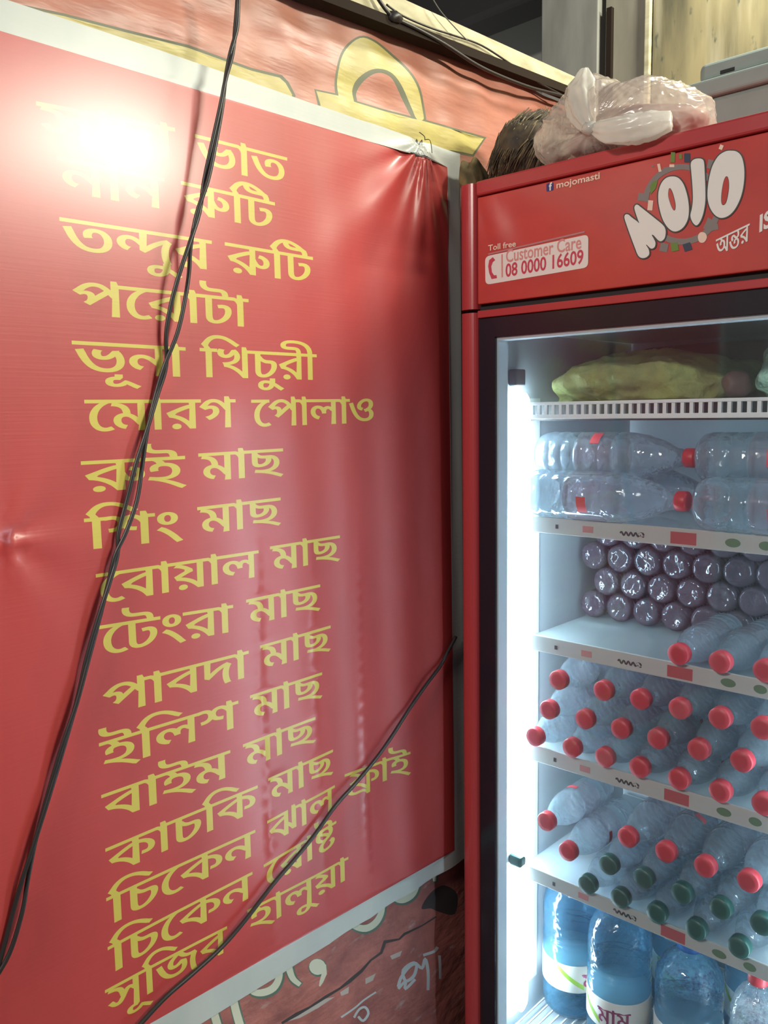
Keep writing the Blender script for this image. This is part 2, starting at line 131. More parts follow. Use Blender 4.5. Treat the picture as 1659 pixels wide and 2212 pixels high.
70: (626, "656,622 656,551 551,551 551,0 444,0 410,36 380,69 348,98 314,125 276,149 235,170 201,184 165,195 125,204 70,212 23,303 69,324 103,343 138,362 173,380 209,398 212,414 215,433 187,450 156,466 123,480 85,492 20,502 82,570 103,551 -30,551 -30,622|434,551 131,551 110,560 163,547 207,528 250,505 289,480 323,456 355,432 362,376 313,359 274,341 236,322 199,303 165,284 121,265 88,280 159,273 199,264 236,253 271,240 314,220 354,197 391,172 440,130 507,83 438,79 436,101 435,124 434,148 434,171|180,-6 159,-4 141,1 124,10 110,22 102,36 100,52 102,68 110,83 123,95 140,104 159,110 180,112 201,110 220,104 237,95 250,83 258,68 260,52 258,36 250,22 236,10 219,1 201,-4"),
225: (899, "929,622 929,551 186,551 167,560 224,547 268,528 311,505 350,480 384,456 416,432 423,376 374,359 335,341 297,322 260,303 226,284 180,265 150,282 230,271 277,258 320,243 359,227 395,208 429,187 462,163 493,137 497,107 487,124 487,142 486,160 486,179 486,510 519,510 575,508 629,501 664,494 698,484 730,471 761,455 789,436 815,414 838,387 857,358 866,336 871,313 873,288 869,256 858,226 845,207 828,191 807,177 787,169 766,163 742,159 716,158 700,158 685,159 669,160 637,163 645,234 672,233 679,232 688,232 697,232 717,233 731,237 740,243 745,251 750,264 754,279 755,296 752,321 745,344 731,366 711,386 686,404 656,418 621,428 603,434 603,0 499,11 465,46 435,77 403,105 370,130 333,151 293,170 248,186 198,200 130,212 84,303 130,324 164,343 199,362 234,380 270,398 273,414 276,433 248,450 217,466 184,480 146,492 81,502 143,570 164,551 -30,551 -30,622|603,-117 494,-117 483,-96 475,-79 466,-64 456,-52 445,-42 431,-35 414,-31 395,-30 367,-31 341,-34 314,-38 287,-42 258,-46 226,-47 192,-45 157,-40 124,-30 93,-16 74,-2 58,13 44,32 34,54 28,79 26,108 27,127 29,146 32,161 40,174 157,165 148,152 146,139 144,126 144,111 146,88 150,69 155,54 163,43 179,33 199,27 223,25 251,26 275,30 298,34 322,38 347,41 375,42 405,40 434,35 460,26 485,15 506,-1 498,-19 488,72 603,104"),
357: (721, "507,304 472,306 441,311 412,320 385,334 367,346 348,360 328,377 313,391 301,401 293,408 283,415 273,417 264,414 256,406 253,398 251,388 250,375 252,358 258,342 270,325 300,308 217,253 174,281 150,310 138,332 130,355 128,380 130,403 137,424 148,441 163,456 181,468 200,477 230,486 261,489 290,487 316,482 340,474 372,455 405,429 427,410 445,395 460,384 473,377 487,372 504,371 520,373 532,379 542,388 546,398 550,410 553,425 554,442 552,467 546,491 536,514 515,547 467,575 590,591 614,575 631,554 647,530 659,504 668,474 671,442 669,414 663,388 653,366 638,348 619,332 597,320 570,311 540,306|751,622 751,551 -30,551 -30,622|421,-55 376,-53 333,-47 292,-37 252,-22 214,-4 178,20 144,50 112,84 83,125 55,172 29,225 -3,284 111,307 135,261 154,218 174,180 194,146 216,117 239,91 264,69 290,52 319,38 349,28 382,22 417,20 456,22 488,28 513,39 531,54 544,72 553,93 559,116 561,143 560,164 556,183 551,201 543,216 533,229 522,240 508,248 491,252 472,254 455,252 442,246 434,237 428,224 424,210 423,194 424,185 425,174 428,161 438,149 323,135 312,153 308,172 305,190 304,206 307,229 315,250 328,268 346,283 366,296 390,306 415,313 441,318 468,319 500,317 530,313 557,305 582,294 604,281 623,266 640,249 653,230 666,202 674,172 677,140 675,111 670,85 660,60 647,37 630,16 610,-2 586,-18 559,-31 529,-42 496,-49 460,-54"),
363: (896, "926,622 926,551 472,551 459,253 412,273 467,316 517,357 571,394 630,428 694,459 773,486 857,422 834,388 821,354 812,320 805,285 801,247 800,205 802,157 808,111 814,80 823,46 841,10 726,-7 705,50 692,106 685,163 682,222 684,262 688,299 696,333 706,364 717,389 737,410 790,405 711,380 658,349 606,314 554,273 502,227 436,175 355,215 355,360 359,370 357,390 356,410 355,430 355,450 355,551 -30,551 -30,622|195,475 225,474 253,469 279,462 316,445 351,422 384,394 420,361 408,272 355,307 325,338 294,366 271,382 249,394 227,401 207,403 190,401 175,395 163,386 157,376 152,365 149,351 148,335 150,318 154,303 161,289 173,277 189,265 229,254 174,183 129,196 103,210 81,227 62,246 46,267 35,290 28,313 26,338 27,360 32,379 40,397 51,414 69,432 91,448 115,460 141,468 168,473"),
423: (565, "270,616 320,613 364,605 403,592 436,574 462,550 481,522 492,490 496,453 494,423 486,396 474,371 458,349 438,330 415,313 390,299 363,287 334,278 289,270 243,267 205,269 169,275 136,286 112,296 91,309 72,324 56,342 43,361 33,384 28,409 26,436 28,465 35,491 47,514 63,536 83,554 105,570 130,584 156,596 184,604 226,613|274,554 249,552 225,548 204,540 186,529 170,516 158,500 149,481 144,460 142,436 144,414 149,395 157,377 168,362 183,350 201,342 222,337 248,335 272,337 294,342 315,350 334,361 350,376 363,392 372,412 378,433 380,457 378,479 374,498 366,515 356,529 341,540 323,548 301,552|124,549 192,527 246,502 298,472 348,441 394,407 448,371 393,313 332,351 286,387 237,420 184,451 131,477 47,499|595,622 595,551 403,551 275,569 177,555 142,554 107,552 72,551 37,551 -30,551 -30,622|375,622 372,641 369,657 364,671 359,681 353,689 343,694 330,698 312,699 226,699 195,700 167,701 142,704 121,708 96,715 73,724 53,736 34,751 18,768 6,788 -2,809 -7,833 -9,859 -9,872 -7,884 -6,898 -1,912 113,907 108,897 107,888 106,879 106,869 107,848 110,830 114,814 120,802 128,792 138,784 151,778 169,774 192,772 221,771 292,771 326,770 356,767 381,763 404,756 424,747 443,734 456,722 466,708 474,690 480,671 483,648 486,622|301,-12 257,-9 218,-2 183,11 153,28 130,51 112,76 102,106 99,139 102,163 110,186 124,208 142,228 164,247 190,266 219,283 252,299 292,315 411,303 355,280 319,259 288,240 264,223 245,206 231,190 223,173 218,155 216,136 217,117 221,101 226,88 234,78 244,70 256,65 279,60 305,59 330,60 351,64 371,70 387,79 400,89 410,100 416,113 420,126 421,139 420,154 416,166 407,178 374,190 448,246 488,231 509,215 524,200 534,183 540,166 542,147 539,120 529,93 512,68 495,51 476,36 453,22 428,10 400,0 369,-6 336,-11"),
454: (803, "833,622 833,551 521,551 521,288 518,274 520,255 520,235 521,215 521,195 521,0 412,0 385,39 359,76 328,110 292,142 254,171 212,196 167,217 121,232 61,243 12,339 125,394 227,444 297,474 368,500 470,524 419,482 404,551 -30,551 -30,622|416,474 477,446 400,428 348,408 293,384 239,359 188,332 161,304 173,294 212,280 254,263 295,242 334,218 371,190 397,167 420,142 439,116 472,88 411,88 407,111 406,134 404,159 404,189|638,164 611,166 585,171 560,179 535,191 513,207 492,228 474,253 457,283 439,317 501,385 527,352 538,323 550,298 562,278 574,262 587,249 600,240 614,235 627,233 644,237 659,248 664,256 667,267 670,281 671,298 669,318 664,337 655,354 641,368 628,377 612,384 572,389 595,463 643,456 671,447 698,434 722,419 744,402 762,381 773,364 781,344 786,322 787,299 785,270 777,244 764,221 747,201 724,185 698,173 670,166|185,-6 164,-4 146,1 129,10 115,22 107,36 105,52 107,68 115,83 128,95 145,104 164,110 185,112 206,110 225,104 242,95 255,83 263,68 265,52 263,36 255,22 241,10 224,1 206,-4"),
}
ROWS = [[[50, 54, 37, 54], [43, 54, 35]], [[39, 54, 39], [454, 55, 30]], [[35, 363, 57, 46], [454, 55, 30]], [[40, 61, 46, 54, 30, 54]], [[43, 58, 39, 54], [55, 21, 25, 57, 46, 56]], [[61, 44, 54, 46, 22], [61, 40, 54, 47, 54, 18]], [[454, 10], [44, 54, 26]], [[55, 48, 6], [44, 54, 26]], [[61, 42, 54, 70, 54, 47], [44, 54, 26]], [[61, 30, 6, 46, 54], [44, 54, 26]], [[40, 54, 42, 37, 54], [44, 54, 26]], [[10, 55, 47, 48], [44, 54, 26]], [[42, 54, 10, 44], [44, 54, 26]], [[20, 54, 25, 55, 20], [44, 54, 26]], [[55, 25, 61, 20, 39], [28, 54, 47], [225, 54, 10]], [[55, 25, 61, 20, 39], [61, 46, 54, 423]], [[50, 58, 55, 27, 46], [51, 54, 47, 57, 70, 54]], [[8, 357, 46]], [[44, 54, 44]], [[40, 54]]]

# ------------------------------------------------------------------ materials
def mat(name, color, rough=0.5, metal=0.0, spec=0.5, emit=None, strength=0.0, coat=0.0):
    m = bpy.data.materials.new(name)
    m.use_nodes = True
    b = m.node_tree.nodes['Principled BSDF']
    b.inputs['Base Color'].default_value = (*color, 1)
    b.inputs['Roughness'].default_value = rough
    b.inputs['Metallic'].default_value = metal
    b.inputs['Specular IOR Level'].default_value = spec
    b.inputs['Coat Weight'].default_value = coat
    if emit:
        b.inputs['Emission Color'].default_value = (*emit, 1)
        b.inputs['Emission Strength'].default_value = strength
    return m

def nt(m):
    return m.node_tree.nodes, m.node_tree.links, m.node_tree.nodes['Principled BSDF']

def add_noise_color(m, c2, scale=(1, 1, 1), nscale=5.0, lo_=0.35, hi=0.7, detail=5.0, base=None):
    N, L, b = nt(m)
    tc = N.new('ShaderNodeTexCoord'); mp = N.new('ShaderNodeMapping'); no = N.new('ShaderNodeTexNoise')
    rp = N.new('ShaderNodeMapRange'); mx = N.new('ShaderNodeMix'); mx.data_type = 'RGBA'
    mp.inputs['Scale'].default_value = scale
    no.inputs['Scale'].default_value = nscale; no.inputs['Detail'].default_value = detail
    rp.inputs['From Min'].default_value = lo_; rp.inputs['From Max'].default_value = hi
    L.new(tc.outputs['Object'], mp.inputs['Vector']); L.new(mp.outputs['Vector'], no.inputs['Vector'])
    L.new(no.outputs['Fac'], rp.inputs['Value']); L.new(rp.outputs['Result'], mx.inputs['Factor'])
    src = b.inputs['Base Color']
    if src.is_linked:
        L.new(src.links[0].from_socket, mx.inputs['A'])
    else:
        mx.inputs['A'].default_value = src.default_value
    mx.inputs['B'].default_value = (*c2, 1)
    L.new(mx.outputs['Result'], src)
    return no

def add_bump(m, scale=(1, 1, 1), nscale=30.0, strength=0.2, dist=0.002, detail=3.0):
    N, L, b = nt(m)
    tc = N.new('ShaderNodeTexCoord'); mp = N.new('ShaderNodeMapping'); no = N.new('ShaderNodeTexNoise'); bu = N.new('ShaderNodeBump')
    mp.inputs['Scale'].default_value = scale
    no.inputs['Scale'].default_value = nscale; no.inputs['Detail'].default_value = detail
    bu.inputs['Strength'].default_value = strength; bu.inputs['Distance'].default_value = dist
    L.new(tc.outputs['Object'], mp.inputs['Vector']); L.new(mp.outputs['Vector'], no.inputs['Vector'])
    L.new(no.outputs['Fac'], bu.inputs['Height'])
    if b.inputs['Normal'].is_linked:
        L.new(b.inputs['Normal'].links[0].from_socket, bu.inputs['Normal'])
    L.new(bu.outputs['Normal'], b.inputs['Normal'])

def vinyl(name, color, rough=0.52):
    m = mat(name, color, rough, spec=0.45)
    m.node_tree.nodes['Principled BSDF'].inputs['Coat Weight'].default_value = 0.68
    m.node_tree.nodes['Principled BSDF'].inputs['Coat Roughness'].default_value = 0.26
    add_bump(m, (1, 6, 230), 1.0, 0.15, 0.0014, 2.0)      # horizontal ribs of the printed cloth
    add_bump(m, (1, 7, 3), 1.0, 0.25, 0.006, 3.0)
    return m

def see_through(name, tint, glass=0.5, milk=0.15, milk_col=(0.75, 0.85, 0.95), ior=1.2, rough=0.03, crinkle=0.0):
    m = bpy.data.materials.new(name); m.use_nodes = True
    N, L = m.node_tree.nodes, m.node_tree.links
    N.clear()
    out = N.new('ShaderNodeOutputMaterial')
    tr = N.new('ShaderNodeBsdfTransparent'); tr.inputs['Color'].default_value = (*tint, 1)
    gl = N.new('ShaderNodeBsdfGlossy'); gl.inputs['Roughness'].default_value = rough + 0.05
    rf = N.new('ShaderNodeBsdfRefraction'); rf.inputs['Color'].default_value = (*tint, 1); rf.inputs['IOR'].default_value = ior; rf.inputs['Roughness'].default_value = rough
    tl = N.new('ShaderNodeBsdfTranslucent'); tl.inputs['Color'].default_value = (*milk_col, 1)
    df = N.new('ShaderNodeBsdfDiffuse'); df.inputs['Color'].default_value = (*milk_col, 1)
    lw = N.new('ShaderNodeLayerWeight'); lw.inputs['Blend'].default_value = 0.5
    pw = N.new('ShaderNodeMath'); pw.operation = 'POWER'; pw.inputs[1].default_value = 5.0
    fr = N.new('ShaderNodeMapRange'); fr.inputs['To Min'].default_value = 0.04; fr.inputs['To Max'].default_value = 1.0
    L.new(lw.outputs['Facing'], pw.inputs[0]); L.new(pw.outputs[0], fr.inputs['Value'])
    if crinkle:
        tc = N.new('ShaderNodeTexCoord'); no = N.new('ShaderNodeTexNoise'); bu = N.new('ShaderNodeBump')
        no.inputs['Scale'].default_value = 42.0; no.inputs['Detail'].default_value = 2.0
        bu.inputs['Strength'].default_value = crinkle; bu.inputs['Distance'].default_value = 0.01
        L.new(tc.outputs['Object'], no.inputs['Vector']); L.new(no.outputs['Fac'], bu.inputs['Height'])
        L.new(bu.outputs['Normal'], gl.inputs['Normal']); L.new(bu.outputs['Normal'], rf.inputs['Normal'])
    m1 = N.new('ShaderNodeMixShader'); m1.inputs['Fac'].default_value = glass
    m2 = N.new('ShaderNodeMixShader'); m2.inputs['Fac'].default_value = 0.5
    m3 = N.new('ShaderNodeMixShader'); m3.inputs['Fac'].default_value = milk
    m4_ = N.new('ShaderNodeMixShader')
    L.new(tr.outputs[0], m1.inputs[1]); L.new(rf.outputs[0], m1.inputs[2])
    L.new(df.outputs[0], m2.inputs[1]); L.new(tl.outputs[0], m2.inputs[2])
    L.new(m1.outputs[0], m3.inputs[1]); L.new(m2.outputs[0], m3.inputs[2])
    L.new(fr.outputs['Result'], m4_.inputs['Fac']); L.new(m3.outputs[0], m4_.inputs[1]); L.new(gl.outputs[0], m4_.inputs[2])
    L.new(m4_.outputs[0], out.inputs['Surface'])
    return m

M = {}
M['banner_red'] = vinyl('banner_red_vinyl', (0.45, 0.044, 0.040))
M['banner_white'] = vinyl('banner_white_vinyl', (0.50, 0.53, 0.50))
M['banner_yellow'] = vinyl('banner_yellow_print', (0.56, 0.46, 0.075))
for k, c in (('banner_red', (0.39, 0.038, 0.036)), ('banner_white', (0.42, 0.46, 0.44))):
    add_noise_color(M[k], c, (1, 3, 1.2), 3.0)
M['old_red'] = mat('faded_red_vinyl', (0.46, 0.19, 0.135), 0.42)
add_noise_color(M['old_red'], (0.36, 0.14, 0.10), (1, 4, 12), 2.0)
add_bump(M['old_red'], (1, 5, 26), 1.0, 0.4, 0.010, 4.0)
M['old_yellow'] = mat('old_yellow_print', (0.52, 0.45, 0.15), 0.45)
add_noise_color(M['old_yellow'], (0.40, 0.33, 0.11), (1, 4, 9), 3.0)
add_bump(M['old_yellow'], (1, 5, 26), 1.0, 0.5, 0.01, 4.0)
M['old_outline'] = mat('old_dark_green_outline', (0.10, 0.11, 0.06), 0.5)
M['sign_red'] = mat('worn_red_paint', (0.42, 0.145, 0.115), 0.6)
add_noise_color(M['sign_red'], (0.25, 0.085, 0.075), (1, 5, 7), 3.0, detail=8)
add_noise_color(M['sign_red'], (0.42, 0.30, 0.27), (1, 6, 14), 3.0, 0.62, 0.75, detail=8)
add_bump(M['sign_red'], (1, 4, 8), 6.0, 0.5, 0.008, 6.0)
M['sign_cream'] = mat('cream_sign_paint', (0.62, 0.62, 0.48), 0.6)
M['sign_green'] = mat('green_sign_outline', (0.10, 0.16, 0.12), 0.6)
M['chalk'] = mat('pale_hand_lettering', (0.48, 0.54, 0.54), 0.7)
M['crack'] = mat('dark_tear', (0.05, 0.042, 0.042), 0.8)
M['torn'] = mat('torn_pale_backing', (0.45, 0.40, 0.36), 0.8)
M['plaster'] = mat('wall_plaster', (0.30, 0.28, 0.24), 0.85)
add_noise_color(M['plaster'], (0.16, 0.15, 0.13), (1, 1, 1), 4.0)
M['board'] = mat('cream_board', (0.60, 0.56, 0.38), 0.7)
add_noise_color(M['board'], (0.36, 0.33, 0.20), (2, 4, 12), 4.0)
M['dark_wood'] = mat('dark_batten', (0.020, 0.013, 0.009), 0.85, spec=0.15)
M['cable'] = mat('black_cable', (0.022, 0.019, 0.018), 0.42)
M['cable_grey'] = mat('thin_grey_wire', (0.10, 0.10, 0.09), 0.6)
M['concrete'] = mat('stained_concrete', (0.36, 0.31, 0.165), 0.9)
add_noise_color(M['concrete'], (0.12, 0.11, 0.065), (5, 1, 0.9), 1.7, 0.44, 0.62, 9)
add_noise_color(M['concrete'], (0.46, 0.43, 0.30), (9, 1, 0.9), 2.0, 0.56, 0.75, 6)
add_noise_color(M['concrete'], (0.09, 0.10, 0.07), (9, 1, 3.5), 6.0, 0.62, 0.72, 9)
M['grey_panel'] = mat('grey_steel_panel', (0.29, 0.29, 0.255), 0.6)
add_noise_color(M['grey_panel'], (0.17, 0.17, 0.15), (5, 1, 1), 3.0)
M['brown_panel'] = mat('grimy_panel', (0.31, 0.29, 0.22), 0.7)
add_noise_color(M['brown_panel'], (0.20, 0.185, 0.14), (6, 1, 1.4), 3.0)
M['dark'] = mat('dark_recess', (0.012, 0.012, 0.012), 0.9)
M['dim_wall'] = mat('dim_far_wall', (0.36, 0.36, 0.33), 0.9)
M['ceiling'] = mat('dark_ceiling', (0.05, 0.048, 0.045), 0.9)  # plain dark colour for ceiling and beam
M['floor'] = mat('grey_floor', (0.16, 0.15, 0.14), 0.8)
add_noise_color(M['floor'], (0.09, 0.085, 0.08), (1, 1, 1), 6.0)

M['fridge_red'] = mat('fridge_red_paint', (0.42, 0.045, 0.050), 0.26, spec=0.55)
M['header_red'] = mat('header_red_film', (0.52, 0.060, 0.050), 0.20, spec=0.75)
add_noise_color(M['header_red'], (0.45, 0.05, 0.045), (6, 1, 10), 2.0)
M['black_glass'] = mat('black_door_border', (0.014, 0.014, 0.022), 0.18, spec=0.5)
M['gap_black'] = mat('black_gasket', (0.012, 0.012, 0.013), 0.7)
M['liner'] = mat('white_liner', (0.47, 0.53, 0.57), 0.4)
M['shelf_white'] = mat('white_coated_wire', (0.78, 0.83, 0.84), 0.4)
M['shelf_sheet'] = see_through('frosted_shelf', (0.85, 0.92, 0.94), 0.0, 0.55, (0.66, 0.75, 0.78), 1.0, 0.1)
M['strip'] = mat('price_strip_plastic', (0.46, 0.50, 0.49), 0.35)
M['tag_red'] = mat('red_price_tag', (0.40, 0.075, 0.085), 0.5)
M['tag_pink'] = mat('pink_price_tag', (0.46, 0.20, 0.21), 0.5)
M['tag_green'] = mat('green_price_tag', (0.10, 0.18, 0.10), 0.5)
M['tag_black'] = mat('black_print', (0.03, 0.03, 0.035), 0.5)
M['led'] = mat('led_tube', (0.9, 0.95, 1), 0.4, emit=LED_COLOR, strength=LED_STRENGTH)
M['led_end'] = mat('led_tube_socket', (0.10, 0.10, 0.12), 0.5)
M['logo_white'] = mat('logo_white', (0.78, 0.78, 0.74), 0.25)
M['logo_line'] = mat('logo_outline', (0.055, 0.065, 0.06), 0.3)
M['logo_grey'] = mat('logo_grey_ring', (0.22, 0.20, 0.19), 0.3)
M['logo_green'] = mat('logo_green', (0.14, 0.24, 0.05), 0.3)
M['logo_navy'] = mat('logo_navy', (0.035, 0.05, 0.09), 0.3)
M['sticker'] = mat('sticker_white', (0.78, 0.74, 0.70), 0.35)
M['sticker_red'] = mat('sticker_red_print', (0.55, 0.06, 0.10), 0.35)
M['sticker_pink'] = mat('sticker_faded_print', (0.66, 0.28, 0.26), 0.35)
M['social_blue'] = mat('social_blue', (0.03, 0.035, 0.18), 0.35)
M['print_cream'] = mat('cream_print', (0.80, 0.62, 0.50), 0.35)

M['water'] = see_through('clear_water_bottle', (0.90, 0.95, 0.985), 0.55, 0.24, (0.62, 0.78, 0.88), 1.25, 0.02, 0.55)
M['blue_water'] = see_through('blue_water_jar', (0.55, 0.82, 0.95), 0.5, 0.26, (0.20, 0.50, 0.74), 1.2, 0.02, 0.35)
M['cola'] = see_through('dark_drink', (0.62, 0.56, 0.62), 0.3, 0.42, (0.26, 0.22, 0.29), 1.15, 0.02, 0.6)
M['cap_red'] = mat('red_cap', (0.50, 0.030, 0.045), 0.45)
M['cap_green'] = mat('dark_green_cap', (0.008, 0.075, 0.060), 0.4)
M['cap_blue'] = mat('blue_cap', (0.03, 0.16, 0.50), 0.4)
M['cap_maroon'] = mat('maroon_cap', (0.05, 0.014, 0.024), 0.45)
M['label_clear'] = see_through('clear_label', (0.97, 0.93, 0.95), 0.0, 0.10, (0.85, 0.72, 0.76))
M['label_red'] = mat('red_label_print', (0.62, 0.06, 0.08), 0.4)
M['label_white'] = mat('white_label', (0.78, 0.80, 0.76), 0.4)
M['label_green'] = mat('green_label_band', (0.26, 0.45, 0.05), 0.4)
M['label_purple'] = mat('purple_label_letters', (0.24, 0.03, 0.11), 0.4)
M['pane'] = see_through('door_glass', (0.97, 0.985, 0.99), 0.0, 0.012, (0.6, 0.7, 0.8), 1.0, 0.0)
M['sack'] = mat('yellow_green_sack', (0.33, 0.38, 0.14), 0.85, spec=0.2)
add_noise_color(M['sack'], (0.19, 0.20, 0.10), (1, 1, 1), 14.0)
add_bump(M['sack'], (1, 1, 1), 18.0, 0.9, 0.02, 5.0)
M['teal_bag'] = mat('pale_green_plastic', (0.36, 0.62, 0.50), 0.35)
add_bump(M['teal_bag'], (1, 1, 1), 40.0, 0.9, 0.02, 4.0)
M['brown_pack'] = mat('brown_package', (0.16, 0.075, 0.06), 0.6)
add_noise_color(M['brown_pack'], (0.08, 0.05, 0.05), (1, 1, 1), 12.0)
M['bag'] = see_through('thin_pinkish_plastic', (0.94, 0.89, 0.86), 0.0, 0.36, (0.83, 0.78, 0.73), 1.0, 0.14)
M['bag_ear'] = see_through('gathered_white_plastic', (0.95, 0.95, 0.92), 0.0, 0.82, (0.85, 0.85, 0.80), 1.0, 0.2)
M['bag_fill'] = mat('brownish_bag_contents', (0.22, 0.13, 0.12), 0.7)
add_noise_color(M['bag_fill'], (0.46, 0.36, 0.33), (4, 3, 26), 2.2, 0.45, 0.62)
M['bristle'] = mat('dry_brown_bristles', (0.10, 0.075, 0.042), 0.75)
add_noise_color(M['bristle'], (0.03, 0.024, 0.02), (1, 1, 1), 60.0)
M['bristle_pale'] = mat('pale_straw_bristles', (0.24, 0.19, 0.10), 0.7)
M['crate'] = mat('blue_grey_plastic', (0.27, 0.33, 0.31), 0.5)
add_noise_color(M['crate'], (0.20, 0.25, 0.235), (1, 1, 1), 7.0)
M['rag'] = mat('ochre_rag', (0.26, 0.20, 0.08), 0.9)
add_noise_color(M['rag'], (0.10, 0.08, 0.04), (1, 1, 1), 40.0)

# ------------------------------------------------------------------ mesh helpers
def mesh_obj(name, verts, faces, material, parent=None, smooth=False, mats=None, fmat=None):
    me = bpy.data.meshes.new(name)
    me.from_pydata([tuple(map(float, v)) for v in verts], [], faces)
    for mm in (mats or [material]):
        me.materials.append(mm)
    if fmat is not None:
        me.polygons.foreach_set('material_index', fmat)
    if smooth:
        me.polygons.foreach_set('use_smooth', [True] * len(me.polygons))
    me.update()
    o = bpy.data.objects.new(name, me)
    COL.objects.link(o)
    if parent:
        o.parent = parent
    return o

def bm_obj(name, bm, material, parent=None, smooth=False):
    bmesh.ops.recalc_face_normals(bm, faces=bm.faces)
    me = bpy.data.meshes.new(name)
    bm.to_mesh(me); bm.free()
    me.materials.append(material)
    if smooth:
        me.polygons.foreach_set('use_smooth', [True] * len(me.polygons))
    o = bpy.data.objects.new(name, me)
    COL.objects.link(o)
    if parent:
        o.parent = parent
    return o

def add_box(bm, x0, x1, y0, y1, z0, z1, bevel=0.0, seg=2):
    vs = [bm.verts.new(p) for p in ((x0, y0, z0), (x1, y0, z0), (x1, y1, z0), (x0, y1, z0), (x0, y0, z1), (x1, y0, z1), (x1, y1, z1), (x0, y1, z1))]
    fs = [bm.faces.new([vs[i] for i in q]) for q in ((0, 3, 2, 1), (4, 5, 6, 7), (0, 1, 5, 4), (1, 2, 6, 5), (2, 3, 7, 6), (3, 0, 4, 7))]
    if bevel:
        es = list({e for f in fs for e in f.edges})
        bmesh.ops.bevel(bm, geom=es, offset=bevel, segments=seg, affect='EDGES', profile=0.5)

def box(name, x0, x1, y0, y1, z0, z1, material, parent=None, bevel=0.0, seg=2):
    bm = bmesh.new(); add_box(bm, x0, x1, y0, y1, z0, z1, bevel, seg)
    return bm_obj(name, bm, material, parent)

def lathe(name, prof, material, parent=None, n=28, smooth=True):
    vs, fs = [], []
    for r, z in prof:
        for k in range(n):
            a = 2 * math.pi * k / n
            vs.append((r * math.cos(a), r * math.sin(a), z))
    for i in range(len(prof) - 1):
        for k in range(n):
            k2 = (k + 1) % n
            fs.append((i * n + k, i * n + k2, (i + 1) * n + k2, (i + 1) * n + k))
    if prof[0][0] > 1e-6:
        fs.append(tuple(reversed(range(n))))
    if prof[-1][0] > 1e-6:
        fs.append(tuple((len(prof) - 1) * n + k for k in range(n)))
    return mesh_obj(name, vs, fs, material, parent, smooth)

def smooth_path(pts, sub=6):
    pts = [Vector(p) for p in pts]
    out = []
    for i in range(len(pts) - 1):
        p0 = pts[max(0, i - 1)]; p1 = pts[i]; p2 = pts[i + 1]; p3 = pts[min(len(pts) - 1, i + 2)]
        for s in range(sub):
            t = s / sub
            out.append(0.5 * ((2 * p1) + (p2 - p0) * t + (2 * p0 - 5 * p1 + 4 * p2 - p3) * t * t + (3 * p1 - p0 - 3 * p2 + p3) * t ** 3))
    out.append(pts[-1])
    return out

def add_tube(vs, fs, path, rad, n=8, flat=1.0, flutes=0, flute_amp=0.0, side=None):
    """sweep a (fluted, flattened) ring along a path; rad is a number or one per point"""
    base = len(vs)
    m = len(path)
    prev = None
    for i, p in enumerate(path):
        t = (path[min(i + 1, m - 1)] - path[max(i - 1, 0)])
        t = t.normalized() if t.length > 1e-9 else Vector((0, 0, 1))
        if prev is None:
            ref = Vector(side) if side else (Vector((0, 0, 1)) if abs(t.z) < 0.9 else Vector((1, 0, 0)))
        else:
            ref = prev
        a = (ref - t * ref.dot(t)).normalized()
        prev = a
        b = t.cross(a)
        r = rad[i] if isinstance(rad, (list, tuple)) else rad
        for k in range(n):
            th = 2 * math.pi * k / n
            rr = r * (1 + (flute_amp * math.cos(flutes * th + 0.6 * i * 0.2) if flutes else 0))
            vs.append(p + a * (rr * math.cos(th)) + b * (rr * math.sin(th) * flat))
    for i in range(m - 1):
        for k in range(n):
            k2 = (k + 1) % n
            fs.append((base + i * n + k, base + i * n + k2, base + (i + 1) * n + k2, base + (i + 1) * n + k))
    fs.append(tuple(base + k for k in reversed(range(n))))
    fs.append(tuple(base + (m - 1) * n + k for k in range(n)))

def tube(name, path, rad, material, parent=None, n=8, **kw):
    vs, fs = [], []
    add_tube(vs, fs, path, rad, n, **kw)
    return mesh_obj(name, vs, fs, material, parent, True)

def winding(px, py, contours):
    """winding number of many points against closed 2-D contours"""
    w = np.zeros(len(px), int)
    for c in contours:
        c = np.asarray(c, float)
        x0, y0 = c[:, 0], c[:, 1]
        x1, y1 = np.roll(x0, -1), np.roll(y0, -1)
        for a, b, cc, d in zip(x0, y0, x1, y1):
            if b == d:
                continue
            up = b < d
            lo_, hi = (b, d) if up else (d, b)
            sel = (py >= lo_) & (py < hi)
            if sel.any():
                xi = a + (py[sel] - b) * (cc - a) / (d - b)
                w[sel] += np.where(xi > px[sel], 1 if up else -1, 0)
    return w

def fill(contours, rule='nonzero', extra=()):
    """triangulate the area inside closed contours (overlaps allowed)"""
    pts, edges = [], []
    for c in contours:
        n = len(pts)
        pts += [Vector((p[0], p[1])) for p in c]
        edges += [(n + i, n + (i + 1) % len(c)) for i in range(len(c))]
    pts += [Vector(p) for p in extra]
    r = delaunay_2d_cdt(pts, edges, [], 0, 1e-7)
    V = np.array([(v.x, v.y) for v in r[0]])
    T = np.array([f for f in r[2]])
    cen = V[T].mean(axis=1)
    w = winding(cen[:, 0], cen[:, 1], contours)
    keep = (w != 0) if rule == 'nonzero' else (w % 2 != 0)
    return V, T[keep]

def flat_print(name, contours, to3d, material, parent=None, rule='nonzero'):
    V, T = fill(contours, rule)
    return mesh_obj(name, [to3d(x, y) for x, y in V], [tuple(map(int, t)) for t in T], material, parent)

def tag(o, label, category, group=None):
    o['label'] = label; o['category'] = category
    if group:
        o['group'] = group
    return o

